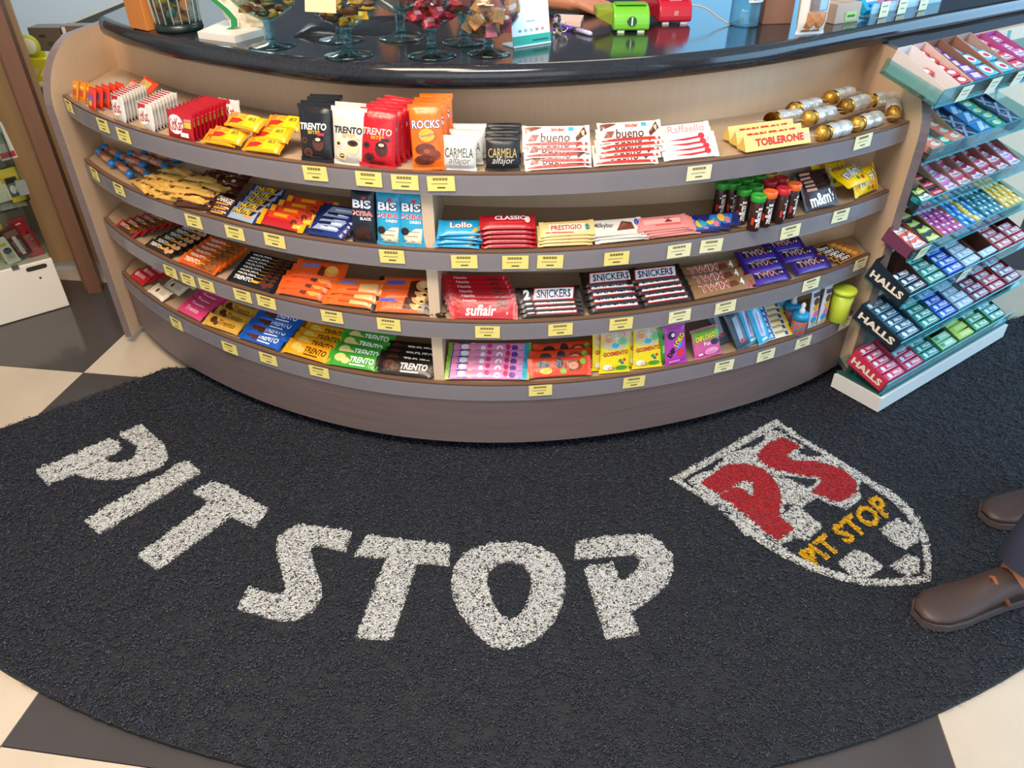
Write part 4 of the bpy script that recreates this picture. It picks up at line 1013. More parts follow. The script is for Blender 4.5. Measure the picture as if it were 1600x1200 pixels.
put('dip_pink', 3, 1102, 541, .036, 'pink and green sachet with yellow lettering', SW, 'candy_sachet', None, 0, 66, 4)
pile('dark_sachet', 3, 2, (1148, 528, .05), (1120, 505, .06), 'dim grey sachet beside the light blue ones', 'candy_sachet', SW, 60, roll=16)
pile('blue_sachet', 3, 3, (1182, 519, .05), (1150, 506, .055), 'light blue clear sachet', 'candy_sachet', SW, 62, roll=12)
pile('blue_white_roll', 3, 6, (1212, 528, .013), (1197, 480, .055), 'white and blue candy roll with yellow end', 'candy_roll', SW, 30)
mb = MB(); mb.lathe([(.016, -.04), (.019, -.038), (.019, .005), (.012, .02)], n=16)
cp = MB(); cp.lathe([(.0205, .004), (.0205, .016), (.0185, .02), (.009, .022)], n=16)
tp = MB(); tp.lathe([(.0085, .02), (.007, .03), (.0045, .034), (.0062, .042), (.004, .048), (.0005, .049)], n=12)
KINDS['baby_bottle'] = (mb.mesh('bottle', [mat('c8603a', 0.2, kind='mottle', second='3a86b8', scale=90)]), None, ('collar', cp.mesh('collar', [mat('1f8fc0', 0.35)])), ('teat', tp.mesh('teat', [mat('d4dee4', 0.3)])))
for px, py, l in [(1248, 507, 'front one'), (1236, 492, 'middle one'), (1216, 483, 'rear one')]:
    p = at(px, py, SHELF_Z[3] + .028); p.z = SHELF_Z[3] + .038
    p.z += .006
    thing_at('baby_bottle', Matrix.Translation(p) @ Matrix.Scale(1.15, 4), 'candy_bottle', f'toy feeding bottle of sweets with blue collar, {l}', SW, 'toy feeding bottles of sweets')
put('slim_pack', 3, 1270, 488, .062, 'slim printed pack standing next to the toy bottles', SW, 'candy_pack', None, 0, 84, 2)
put('slim_pack', 3, 1288, 478, .062, 'slim printed pack standing next to the green cup', SW, 'candy_pack', None, 0, 86, -4)
mb = MB(); mb.lathe([(.026, 0), (.028, .002), (.031, .095), (.029, .095), (.026, .004)], n=24)
cp = MB(); cp.lathe([(.0345, .092), (.0345, .102), (.032, .105), (.02, .1055)], n=24)
lb = MB()
V = []
for a_, z in [(x, z) for x in np.linspace(-1.35, -.25, 7) for z in (.02, .075)]: V.append((.0305 * math.cos(a_), .0305 * math.sin(a_), z))
lb.add(V, [(2 * i, 2 * i + 2, 2 * i + 3, 2 * i + 1) for i in range(6)])
KINDS['cup'] = (mb.mesh('cup', [mat('b8c838', 0.35)]), None, ('lid', cp.mesh('lid', [mat('c4d840', 0.35)])), ('sticker', lb.mesh('sticker', [mat('8a3aa0', 0.4, kind='mottle', second='e8a0c8', scale=60)])))
p = at(1310, 490, SHELF_Z[3] + .02); p.z = SHELF_Z[3]
thing_at('cup', Matrix.Translation(p) @ Matrix.Rotation(.5, 4, 'Z'), 'lidded_cup', 'yellow green lidded plastic cup at the right end of the bottom shelf', 'cup')
# scrap of brown wrapper by the divider
mb = MB(); ball_geo(mb, (0, 0, 0), .008, 0, .5, 8, 5)
o = obj('wrapper_scrap', mb.mesh('wrapper_scrap', [foil('3a2014')])); p = at(690, 492, SHELF_Z[2] + .006); o.location = p; o.scale = (1.6, .8, .8)
tag(o, 'tiny crumpled brown wrapper scrap on the third shelf by the divider', 'scrap')
for d in DEBUG:
    if d[4] < 0.003 or d[4] > 0.27: print('DEPTH', d)
# ================================================================ gum rack to the right of the counter
RD, RB = Vector((0.816, 0.578, 0)), Vector((-0.578, 0.816, 0))
RM = Matrix(((RD.x, RB.x, 0, 1.097), (RD.y, RB.y, 0, 1.801), (0, 0, 1, 0), (0, 0, 0, 1)))
M_ACR = mat('d2f0f2', 0.04, kind='thin')
M_ACRE = mat('3fb4c0', 0.1, kind='clear', alpha=0.55)
M_WHITE = mat('dcdcd6', 0.45)
rack = empty('gum_rack', M=RM)
tag(rack, 'stepped clear acrylic rack of gum and cough sweets on a white plinth', 'display rack')
RW = 0.74
def to_rack(x, y):
    d = Vector((x - 1.097, y - 1.801, 0)); return (d.dot(RD), d.dot(RB))
pl_ = [(0, 0), (RW, 0), (RW, .34), to_rack(1.075, 2.202), to_rack(1.075, 1.938), to_rack(1.003, 1.936)]
MB().prism(pl_, .0195, .068).build('plinth', [mat('d9d6cf', 0.5)], rack, fix=True)
MB().prism([(x + (.008 if k in (0, 5) else 0), y + (.008 if k < 2 else 0)) for k, (x, y) in enumerate(pl_)], .068, .077).build('plinth_top', mat('1f4a46', 0.2), rack, fix=True)
TRB = [0.012, 0.014, 0.034, 0.067, 0.109, 0.132, 0.113]
TRZ = [0.079, 0.22, 0.36, 0.482, 0.594, 0.725, 0.885]
TRS = [0.0, 0.0, 0.0, 0.02, 0.06, 0.075, 0.0]
TILT = math.radians(17)
TRM = []
for b, z in zip(TRB, TRZ):
    TRM.append(Matrix.Translation((0.0, b, z)) @ Matrix.Rotation(TILT, 4, 'X'))
tray_tags = {6: [(0.11, 'e9e6c8'), (0.25, 'e9e6c8'), (0.38, 'e9e6c8')], 3: [(0.07, 'e6dfb0')], 2: [(0.30, 'e9e6c8')]}
for k, M in enumerate(TRM):
    s0 = TRS[k]; dp = .155 if k < 3 else .17; s1 = 0.0 if k in (0, 1, 2, 6) else s0 + .72 * dp
    mb = MB().prism([(s0, 0), (RW, 0), (RW, dp), (s1, dp)], 0, .003)
    tr = mb.build('tray', [M_ACR], rack); tr.matrix_local = M
    MB().box(((RW + s0) / 2, 0.0, 0.022), (RW - s0, 0.003, 0.044)).build('front_lip', [M_ACR], tr)
    MB().box(((RW + s0) / 2, 0.0, 0.0), (RW - s0, 0.004, 0.004)).box(((RW + s0) / 2, 0.0, 0.044), (RW - s0, 0.003, 0.002)).build('lip_edge', [M_ACRE], tr)
    if k in (0, 1, 2): pass
    elif k == 6: MB().box((-0.002, dp / 2, 0.02), (0.003, dp, 0.04)).build('end_plate', [M_ACR], tr)
    else: MB().prism([(s0 - .002, 0), (s0 + .002, 0), (s1 + .002, dp), (s1 - .002, dp)], 0, .04).build('end_plate', [M_ACR], tr)
    for x, c_ in tray_tags.get(k, []):
        o = MB().box((0, 0, 0), (0.05, 0.001, 0.04)).box((0, -0.0007, 0.008), (0.03, 0.0003, 0.003), 1).box((0, -0.0007, -0.002), (0.024, 0.0003, 0.002), 1).build('price_tag', [mat(c_, 0.6), mat('8a8468', 0.7)], tr)
        o.location = (x, -0.0035, 0.02)
for x in (0.30, RW - 0.004):
    MB().tube([(x, 0.20, 0.07), (x, 0.32, 0.95)], 0.005, 6).build('upright', [M_ACRE], rack)
mb = MB().box((0.87, 0.36, 0.51), (1.3, 0.018, 0.87))
o = mb.build('side_counter_front', [M_BEIGE]); o.matrix_world = RM
tag(o, 'pale wooden counter front standing behind the gum rack', 'counter')

def stick_kind(name, w, d, h, base, decals):
    mb = MB().box((0, 0, 0), (w, d, h), bev=0.0015)
    wm = mb.mesh('stick', [mat(base, 0.35)])
    KINDS[name] = (wm, print_mesh(decals, w, d, lambda x, y: h / 2))
def halls(name, base, txt='f0f2f2', shield='c8e0e4'):
    stick_kind(name, 0.085, 0.0235, 0.021, base, [T('HALLS', .2, .05, .46, .5, txt, b=.03, sh=.12), E_(-.26, .0, .1, .34, shield), R_(-.04, -.38, .8, .05, txt)])
for a in [('h_ice', '2a5a78'), ('h_teal', '12806f'), ('h_blue', '1450b8'), ('h_grey', '8fa8ba'), ('h_wine', '742848'), ('h_red', 'b02a34'), ('h_green', '3f9450'), ('h_pink', 'c03a62'), ('h_black', '1c2c3c')]: halls(*a)
stick_kind('h_mint', 0.085, 0.0235, 0.021, '8fc49a', [R_(.1, .0, .5, .5, 'c8e4cc'), R_(-.3, 0, .2, .5, '5a9a5c')])
stick_kind('h_lime', 0.085, 0.0235, 0.021, 'a8c850', [R_(.05, .0, .6, .5, 'd0e088'), R_(.4, .1, .1, .3, 'e0c020')])
def trident(name, base, wing, txtc='18181c'):
    stick_kind(name, 0.062, 0.034, 0.014, base, [P_([(-.46,-.3),(-.1,-.42),(.46,-.3),(.3,.3),(0,.05),(-.3,.2)], wing), T('trident', .05, -.14, .62, .3, txtc, b=.015, sh=.2)])
for a in [('g_pink', 'd07ab8', 'f0e6ee'), ('g_rose', 'd04a6a', 'f0e0e6'), ('g_wine', 'a01c48', 'f0dce2'), ('g_redblack', '2a2026', 'c02434', 'e8dcdc'), ('g_teal', '1c8a8a', 'e0ece8'), ('g_lime', '28282c', 'b8c83a', 'e8ece8'), ('g_mixed', 'd85a48', 'e8e8e4', 'a02a6a')]: trident(*a)
stick_kind('g_xx', 0.07, 0.05, 0.02, '1c3454', [P_([(-.4,-.4),(-.25,-.45),(.4,.4),(.25,.45)], '8aa4bc'), P_([(-.4,.4),(-.25,.45),(.4,-.4),(.25,-.45)], '8aa4bc'), T('X', -.2, .1, .2, .3, 'd8a8a0')])
stick_kind('g_blue', 0.07, 0.05, 0.02, '1a80c8', [P_([(-.4,-.4),(.0,-.3),(.4,.3),(.1,.4)], 'b8e0f0'), T('chill', .1, -.2, .5, .25, 'f0f4f8', sh=.2)])
stick_kind('g_violet', 0.05, 0.03, 0.02, '6a50b0', [P_([(-.4,-.3),(.2,-.4),(.4,.3),(-.2,.4)], 'd8d0f0')])
stick_kind('g_peach', 0.06, 0.034, 0.02, 'e08a7a', [E_(0, 0, .3, .3, 'f0d8c8'), E_(.2, .1, .1, .2, '3aa88a')])
stick_kind('g_seafoam', 0.06, 0.034, 0.02, '2a9a88', [E_(0, 0, .3, .3, 'c8ecd8'), E_(.2, .1, .12, .2, 'e8c848')])
stick_kind('g_redwhite', 0.05, 0.026, 0.02, 'c83a44', [E_(0, 0, .3, .35, 'ece4e4')])
stick_kind('g_round', 0.055, 0.045, 0.02, '5ab8d8', [E_(0, 0, .36, .4, 'e6eef2'), E_(.05, -.05, .2, .2, 'd0405a')])
stick_kind('g_fruit', 0.022, 0.022, 0.02, 'a84a8c', [R_(0, 0, .6, .3, 'e8c8e0')])
stick_kind('g_sky', 0.022, 0.022, 0.02, '2a7ac0', [E_(0, 0, .3, .3, '9ad0f0')])
stick_kind('g_sun', 0.022, 0.022, 0.02, 'd8b848', [R_(0, 0, .6, .3, 'f0e4a8')])
stick_kind('g_jade', 0.022, 0.022, 0.02, '2a7a90', [R_(0, 0, .6, .3, 'c8dcc0')])

def carton_mesh(w, d, h, col, inner, back=0.0, endtext=None):
    th = 0.0015
    mb = MB()
    mb.box((0, 0, th / 2), (w, d, th), 0)
    mb.box((0, -d / 2 + th / 2, h * .35), (w, th, h * .7), 0)
    hb = h + back
    mb.box((0, d / 2 - th / 2, hb / 2), (w, th, hb), 1)
    for s in (-1, 1):
        x = s * (w / 2 - th / 2)
        pr = [(-d / 2, 0), (d / 2, 0), (d / 2, hb), (-d / 2, h * .8)]
        vs = [(x - th / 2, y, z) for y, z in pr] + [(x + th / 2, y, z) for y, z in pr]
        mb.add(vs, [(3, 2, 1, 0), (4, 5, 6, 7), (0, 1, 5, 4), (1, 2, 6, 5), (2, 3, 7, 6), (3, 0, 4, 7)], 0 if s < 0 else 1)
    pm = None
    if endtext:
        tv, tf = text_geo(endtext, 0.04)
        pm = MB().add([(-w / 2 - 0.0006, -x * d * 0.84, h * .42 + y * h * .42) for x, y in tv], tf)
        pm = pm.mesh('print', [mat('e8dcc8', 0.5)])
    return mb.mesh('carton', [mat(col, 0.5), mat(inner, 0.6)]), pm

CARTON_NO = [0]
def display_box(tray, x0, x1, col, inner, kinds, desc, rows=5, cols=1, d=0.13, h=0.042, end=None, skip=(), back=0.0, lift=0.0):
    """open carton on a tray with its packs standing inside, front row first"""
    w = x1 - x0; cx = (x0 + x1) / 2
    if tray < 3: h = 0.056
    M = RM @ TRM[tray] @ Matrix.Translation((cx, 0.006 + d / 2, 0.0032))
    cm, pm = carton_mesh(w, d, h, col, inner, back, end)
    o = obj('display_carton', cm, None, M); tag(o, f'{desc} carton', 'carton')
    if pm: obj('print', pm, o)
    for r in range(rows):
        for c in range(cols):
            if (r, c) in skip: continue
            kd = kinds[(r * cols + c) % len(kinds)]
            bx = KINDS[kd][0].vertices
            hz = max(v.co.z for v in bx); wx = max(v.co.x for v in bx); wy = max(v.co.y for v in bx)
            x = -w / 2 + (c + .5) * w / cols; y = -d / 2 + (r + .5) * d / rows
            z = max(h * .62, hz + .002) + 0.006 * math.sin(r * 2.1 + c) * .4 + lift
            MM = M @ Matrix.Translation((x, y, z + random.uniform(-.001, .001))) @ Matrix.Rotation(math.radians(random.uniform(-2, 2)), 4, 'Z')
            pos = f'{ORD[r + 1]} from the front' + (f', {ORD[c + 1]} from the left' if cols > 1 else '')
            thing_at(kd, MM, 'gum_pack' if kd.startswith('g_') else 'cough_sweet_pack', f'{desc} pack, {pos}', 'sweet', f'{desc} packs')

# bottom tier, left to right
display_box(0, 0.005, 0.105, 'c03048', 'a83a50', ['h_pink'], 'pink cough sweet', 5, end='HALLS')
display_box(0, 0.108, 0.197, 'b83450', 'a83a50', ['h_pink'], 'second pink cough sweet', 5, skip=((4, 0), (3, 0)))
display_box(0, 0.20, 0.29, '12705f', '1c4a40', ['h_teal'], 'teal cough sweet on the lowest tier', 5)
display_box(0, 0.30, 0.39, '4a8a4c', '3a4a28', ['h_mint'], 'pale mint cough sweet', 5, skip=((2, 0), (4, 0)))
display_box(0, 0.40, 0.49, '6a8a3c', '3a4a28', ['h_lime'], 'yellow green cough sweet', 5, skip=((4, 0),))
display_box(0, 0.50, 0.59, '2f7a3c', '2a5a30', ['h_green'], 'leaf green cough sweet', 5)
display_box(1, 0.005, 0.115, '14202c', '1c3040', ['h_ice'], 'icy dark blue cough sweet', 6, d=0.15, end='HALLS')
display_box(1, 0.12, 0.21, '0f6a5c', '1c4a40', ['h_teal'], 'teal cough sweet on the second tier', 5)
display_box(1, 0.215, 0.305, '123c90', '143060', ['h_blue'], 'bright blue cough sweet on the second tier', 5)
display_box(1, 0.31, 0.40, '7a90a4', '5a6a78', ['h_grey'], 'silver grey cough sweet on the second tier', 5)
display_box(1, 0.405, 0.495, '5a1c38', '4a2430', ['h_wine'], 'wine red cough sweet', 5)
display_box(1, 0.50, 0.59, '982430', '6a2428', ['h_red'], 'bright red cough sweet on the second tier', 5)
display_box(2, 0.005, 0.10, '14202c', '3a1e14', ['h_black'], 'black cough sweet', 5, end='HALLS', skip=((4, 0), (3, 0)), back=.01)
display_box(2, 0.105, 0.195, '0f6a5c', '2a1c18', ['h_teal'], 'teal cough sweet on the third tier', 5, skip=((4, 0),))
display_box(2, 0.20, 0.29, '123c90', '143060', ['h_blue'], 'bright blue cough sweet on the third tier', 5)
display_box(2, 0.295, 0.385, '7a90a4', '4a2418', ['h_grey'], 'silver grey cough sweet on the third tier', 5, skip=((4, 0),))
display_box(2, 0.39, 0.48, '4a2418', '4a2418', ['h_grey'], 'nearly empty brown cough sweet', 5, skip=((1, 0), (2, 0), (3, 0), (4, 0)))
display_box(2, 0.485, 0.575, '982430', '4a1c18', ['h_red'], 'bright red cough sweet on the third tier', 5)
display_box(3, 0.025, 0.095, '6a3450', '5a3a30', ['g_mixed'], 'mixed fruit gum', 3, d=.09)
display_box(3, 0.10, 0.17, '2c2028', '4a3a30', ['g_lime'], 'black and lime gum on the fourth tier', 4)
display_box(3, 0.175, 0.285, 'd09038', 'b87a30', ['g_fruit'], 'small plum chew', 6, 4)
display_box(3, 0.29, 0.40, '3a90b8', '3a6a88', ['g_sky', 'g_sky', 'g_sun', 'g_sky'], 'small blue and yellow chew', 6, 4)
display_box(3, 0.405, 0.515, '2a6a78', '2a5a68', ['g_jade'], 'small jade chew', 6, 4)
display_box(4, 0.072, 0.128, '20303a', '4a4038', ['g_teal', 'g_lime'], 'teal and lime gum', 2, d=.05)
display_box(4, 0.13, 0.195, 'a89078', '8a7460', ['g_redblack'], 'black and red gum', 4, back=.012)
display_box(4, 0.20, 0.265, 'b08a78', '8a6458', ['g_pink'], 'lilac pink gum', 4, back=.012)
display_box(4, 0.27, 0.335, 'b88a78', '8a6458', ['g_rose'], 'rose pink gum', 4, back=.012)
display_box(4, 0.34, 0.405, 'b88070', '8a5448', ['g_wine'], 'dark wine gum', 4, back=.012)
display_box(4, 0.41, 0.475, 'b88070', '8a5448', ['g_wine', 'g_rose'], 'wine and rose gum', 4, back=.012)
display_box(5, 0.09, 0.14, 'd06a50', '3a6a60', ['g_peach'], 'peach coloured chew', 2, d=.05)
display_box(5, 0.145, 0.235, '2a8a78', 'a89a80', ['g_seafoam', 'g_peach'], 'sea green and peach chew', 4, 2, back=.016, skip=((1, 0), (3, 0), (2, 0)))
display_box(5, 0.24, 0.315, '1c3454', '1c3454', ['g_xx'], 'navy gum with crossed bands', 3)
display_box(5, 0.32, 0.395, '1a6aa8', '1a5a90', ['g_blue'], 'sky blue gum', 3)
display_box(6, 0.012, 0.075, 'cfc4c0', 'd8d0cc', ['g_redwhite'], 'nearly empty white gum', 5, d=.16, h=.05, back=.012, skip=((0, 0), (1, 0), (3, 0), (4, 0)))
display_box(6, 0.08, 0.14, 'd4c4c0', 'cbb0a8', ['g_redwhite'], 'red and white gum', 5, d=.16, h=.05, back=.012)
display_box(6, 0.145, 0.205, '7a5444', '7a5444', ['g_violet'], 'violet striped gum', 5, d=.16, h=.05, back=.012)
display_box(6, 0.21, 0.28, '8a5a48', '8a5a48', ['g_round'], 'round blue lidded gum', 3, d=.16, h=.05, back=.012)
display_box(6, 0.285, 0.355, 'b89a8c', 'a8887c', ['g_round'], 'second round blue lidded gum', 3, d=.16, h=.05, back=.012)
display_box(6, 0.36, 0.43, 'b04a6a', 'a84a88', ['g_rose'], 'magenta gum at the far end', 4, d=.16, h=.05)

display_box(0, 0.60, 0.69, '2f7a3c', '2a5a30', ['h_teal'], 'teal cough sweet at the lowest right end', 5)
display_box(1, 0.60, 0.69, '982430', '6a2428', ['h_wine'], 'wine red cough sweet at the right end', 5)
display_box(2, 0.58, 0.67, '982430', '4a1c18', ['h_red'], 'bright red cough sweet at the third tier end', 5, skip=((4, 0), (3, 0)))
display_box(3, 0.52, 0.63, 'a88a60', '8a6a48', ['g_sun'], 'small yellow chew', 6, 4)
display_box(4, 0.48, 0.545, 'b88070', '8a5448', ['g_wine'], 'dark wine gum at the right end', 4, back=.012)
display_box(4, 0.55, 0.615, 'b88a78', '8a5448', ['g_pink'], 'lilac pink gum at the right end', 4, back=.012)
display_box(5, 0.40, 0.475, '1c6a54', '1c5a48', ['g_seafoam'], 'sea green chew at the right end', 4)
display_box(5, 0.48, 0.555, '1c3454', '1c3454', ['g_xx'], 'second navy gum with crossed bands', 3)
display_box(6, 0.435, 0.505, 'a8487a', 'a84a88', ['g_pink'], 'lilac gum at the far top end', 4, d=.16, h=.05)

# ================================================================ things on the worktop
M_GLS = mat('d0eef0', 0.03, kind='thin', edge=0.6)
M_BOWL = mat('eef9f9', 0.03, kind='thin', edge=0.45)
def goblet(px, py, label, foot=0.058, stem=0.06, bowl=0.085, bh=0.14):
    p = at(px, py, TOPZ + .004); p.z = TOPZ
    g = empty('glass_goblet', p); tag(g, label, 'goblet', 'glass goblets on the worktop')
    MB().lathe([(foot * .95, 0), (foot, .003), (foot * .9, .006), (foot * .5, .010), (.013, .016)], n=36).build('foot', M_GLS, g)
    MB().lathe([(.013, .016), (.011, stem * .5), (.012, stem - .006), (.02, stem + .004)], n=20).build('stem', M_GLS, g)
    prof = [(.018, stem + .002)] + [(bowl * math.sin(a), stem + .002 + bowl * .9 * (1 - math.cos(a))) for a in [PI * .12 * i for i in range(1, 6)]]
    pr = prof + [(r - .003, z) for r, z in reversed(prof)]
    MB().lathe(pr, n=36, cap=False).build('bowl', M_BOWL, g)
    return p, stem, bowl
COLN = {'w_yellow': 'yellow', 'w_brown': 'brown', 'w_olive': 'olive', 'w_red': 'red', 'w_gold': 'gold', 'caramel': 'tan', 'caramel_pink': 'pink', 'w_orange': 'orange', 'w_tealc': 'teal', 'w_lemon': 'lemon'}
def fill(p, stem, bowl, n, kinds, label, group, seed, name='wrapped_sweet'):
    rr = random.Random(seed)
    for i in range(n):
        lv = i / n
        z = stem + .014 + lv * .075
        rad = bowl * math.sin(math.acos(max(-1, min(1, 1 - (z - stem) / (bowl * .9))))) - .016
        a = i * 2.399; r = rad * (0.95 if i % 3 else .4)
        M = Matrix.Translation((p.x + r * math.cos(a), p.y + r * math.sin(a), p.z + z)) @ Matrix.Rotation(rr.uniform(0, 6), 4, 'Z') @ Matrix.Rotation(rr.uniform(-1, 1), 4, 'X')
        kd = kinds[i % len(kinds)]
        thing_at(kd, M, name, label.replace('@', COLN.get(kd, 'plain')), 'sweet', group)
KINDS['w_yellow'] = pack(.036, .022, .014, foil('d8a020'), [E_(0, 0, .2, .3, 'f0d060')], fin=.006, nu=5, nv=5)
KINDS['w_brown'] = pack(.036, .022, .014, foil('7a4420'), [E_(0, 0, .2, .3, 'd8b890')], fin=.006, nu=5, nv=5)
KINDS['w_olive'] = pack(.036, .022, .014, foil('4a4a28'), [E_(0, 0, .2, .3, 'b8a060')], fin=.006, nu=5, nv=5)
KINDS['w_red'] = pack(.04, .026, .016, foil('b0182c', .2), [R_(0, 0, .4, .4, 'd88a94')], fin=.006, nu=5, nv=5)
KINDS['w_gold'] = pack(.03, .018, .012, foil('b88a30', .2), [E_(0, 0, .2, .3, '5a3018')], fin=.005, nu=5, nv=5)
KINDS['caramel'] = (MB().box((0, 0, 0), (.026, .026, .03), bev=.003).mesh('caramel', [foil('b87a4a', .25)]), print_mesh([R_(0, 0, .6, .5, 'e0c8a8')], .026, .026, lambda x, y: .015))
KINDS['caramel_pink'] = (MB().box((0, 0, 0), (.026, .026, .03), bev=.003).mesh('caramel', [foil('a0505a', .25)]), print_mesh([E_(0, 0, .3, .3, 'e8d8d8')], .026, .026, lambda x, y: .015))
G1 = goblet(425, 70, 'glass goblet of yellow and brown sweets next to the white stand')
fill(*G1, 26, ['w_yellow', 'w_brown', 'w_olive', 'w_brown'], '@ wrapped sweet heaped in the goblet by the white stand', 'sweets in the goblet by the white stand', 1)
G2 = goblet(545, 84, 'glass goblet of gold sweets with a paper note against it')
fill(*G2, 26, ['w_gold', 'w_brown', 'w_yellow'], '@ wrapped sweet heaped in the goblet with the paper note', 'sweets in the goblet with the note', 2)
o = MB().box((0, 0, 0), (.075, .0012, .06)).build('paper_note', mat('d8b890', .6)); o.location = (G2[0].x - .03, G2[0].y - .083, TOPZ + .135); o.rotation_euler = (-.25, 0, -.3); tag(o, 'peach coloured paper note leaning on the goblet of gold sweets', 'note')
goblet(533, 60, 'glass goblet foot showing behind the goblet of gold sweets')
goblet(627, 58, 'glass goblet standing behind the goblet of red sweets')
G5 = goblet(675, 85, 'glass goblet of red wrapped sweets at the counter edge')
fill(*G5, 26, ['w_red'], 'red wrapped sweet heaped in the goblet at the counter edge', 'sweets in the red goblet', 3)
goblet(726, 64, 'glass goblet standing behind the goblet of caramels')
G7 = goblet(764, 82, 'short stemmed glass goblet of caramel cubes', foot=.052, stem=.035, bowl=.075)
fill(*G7, 18, ['caramel', 'caramel', 'caramel_pink'], '@ caramel cube heaped in the short stemmed goblet', 'caramel cubes in the goblet', 4, 'caramel_cube')

# payment card stand (its code square is left blank)
pA, pB = at(802, 76, TOPZ), at(860, 67, TOPZ)
ang = math.atan2(pB.y - pA.y, pB.x - pA.x); wd = (pB - pA).length
cs = empty('payment_sign', (pA + pB) / 2, ang); tag(cs, 'white standing payment sign with a teal foot band', 'sign')
tl = Matrix.Rotation(-.16, 4, 'X')
def csbox(nm, x, z, w_, h_, m, y=0.0, t=.002):
    o = MB().box((0, 0, 0), (w_, t, h_)).build(nm, m, cs); o.matrix_local = tl @ Matrix.Translation((x, y, z)); return o
csbox('card', 0, .085, wd, .17, mat('d6e4ee', .35)); csbox('foot_band', 0, .0125, wd, .025, mat('12a08c', .4), -.0016)
for i, c_ in enumerate(['3a9ac8', '9aa4ac', 'a8b0b4', 'd06a70', 'd0808a']): csbox('icon', -wd * .3 + i * wd * .15, .036, .007, .005, mat(c_, .5), -.0016)
csbox('caption', .0, .056, .026, .001, mat('9aa4b0', .5), -.0016)
csbox('caption', wd * .22, .0125, wd * .4, .003, mat('0a5a50', .5), -.0032)
o = MB().box((0, .022, .003), (wd, .05, .004)).build('foot', mat('d6e4ee', .35), cs)
# small things by the sign
p = at(870, 52, TOPZ); p.z = TOPZ
kr = empty('glass_trinket', p); tag(kr, 'tiny clear glass trinket with a metal ring beside the payment sign', 'trinket')
MB().lathe([(.010, 0), (.014, .004), (.013, .02), (.008, .026), (.011, .032), (.009, .042), (.002, .046)], n=14).build('body', mat('e0e6ea', .05, kind='glass'), kr)
MB().tube([(.012 * math.cos(a) + .016, -.004, .012 * math.sin(a) + .016) for a in np.linspace(0, 6.28, 13)], .0016, 6).build('ring', mat('d8d8d8', .2, 1.0), kr)
a, b = at(877, 40, TOPZ + .006), at(924, 53, TOPZ + .006)
dv = (b - a)
pen = empty('marker_pen', a); tag(pen, 'purple and clear marker pen lying on the worktop', 'pen')
MB().tube([(0, 0, 0), tuple(dv * .4)], [.0045, .006], 10).build('cap', mat('5a34b0', .35), pen)
MB().tube([tuple(dv * .4), tuple(dv * .55)], .0052, 10).build('grip', mat('3a3a44', .4), pen)
MB().tube([tuple(dv * .55), tuple(dv * .95), tuple(dv)], [.006, .006, .004], 10).build('barrel', mat('c4bce0', .3), pen)
q = [at(x / 6.154 + 840, y / 6.154, TOPZ + .012) for x, y in [(150, 200), (415, 212), (445, 145), (175, 133)]]
mb = MB(); mb.prism([(v.x, v.y) for v in q], TOPZ, TOPZ + .012); o = mb.build('note_block', mat('d8b8ae', .6), fix=True); tag(o, 'small pink block of notes near the hand', 'notepad')

def terminal(px, py, body, dark, label, w_=.088, rz=.1, cable=False, name_print=None):
    p = at(px, py, TOPZ); p.z = TOPZ
    t = empty('card_terminal', p, rz); tag(t, label, 'card terminal', 'card terminals on the worktop')
    n = 10; pr = [(-.032 + .0, .006), (.045, .006), (.045, .04)]
    arc = [(.012 - .044 * math.sin(a), .018 + .044 * math.cos(a)) for a in np.linspace(.0, 1.7, n)]
    poly = [(.045, .006), (.045, .058), (.02, .064)] + arc[0:] + [(-.03, .006)]
    mb = MB(); m = len(poly)
    vs = [(-w_ / 2, y, z) for y, z in poly] + [(w_ / 2, y, z) for y, z in poly]
    mb.add(vs, [list(range(m)), list(range(2 * m - 1, m - 1, -1))] + [(i, i + m, (i + 1) % m + m, (i + 1) % m) for i in range(m)])
    o = mb.build('housing', mat(body, .35), t, fix=True)
    md = o.modifiers.new('bevel', 'BEVEL'); md.width = .004; md.segments = 2; md.limit_method = 'ANGLE'
    mb = MB(); 
    vs = [(-.044, .0, .012), (-.044, .05, .012), (-.044, .05, .058), (-.044, -.01, .05), (-.085, .02, .03), (-.085, .09, .03), (-.085, .09, .05), (-.085, .02, .048)]
    mb.add(vs, [(0, 1, 2, 3), (7, 6, 5, 4), (0, 4, 5, 1), (1, 5, 6, 2), (2, 6, 7, 3), (3, 7, 4, 0)])
    mb.box((0, .085, .036), (.08, .09, .024), bev=.006)
    mb.build('handle', mat(dark, .4), t, fix=True)
    MB().box((0, .012, .0645), (w_ * .86, .04, .002)).build('paper_flap', mat(body, .3), t)
    for s in (-1, 1): MB().box((s * w_ * .28, -.02, .003), (.018, .014, .006)).build('foot', mat('c4dcb0' if not cable else 'd0c0c4', .5), t)
    return t
tg = terminal(983, 48, '6db82c', '8a9a30', 'bright green card payment terminal in front of the hand', .094, .04)
lg = MB(); tv_ = [(.012 * math.cos(2 * PI * i / 16), .012 * math.sin(2 * PI * i / 16)) for i in range(16)]
lg.add([(x, -.0335 - .0005, .028 + z) for x, z in tv_], [list(range(16))], 0)
lg.add([(x, -.0346, .028 + z) for x, z in [(-.002, -.010), (.002, -.010), (.002, .010), (-.002, .010)]], [(0, 1, 2, 3)], 1)
lg.add([(x, -.0346, .028 + z) for x, z in [(-.014, -.0), (-.010, -.005), (-.005, 0), (-.010, .005)]], [(0, 1, 2, 3)], 0)
lg.build('logo', [mat('1c4a34', .5), mat('d0e8b8', .5)], tg)
tr_ = terminal(1050, 35, 'b8142c', '8a1424', 'dark red card payment terminal with a cable', .09, .08, True)
tv_, tf_ = text_geo('Getnet', .03)
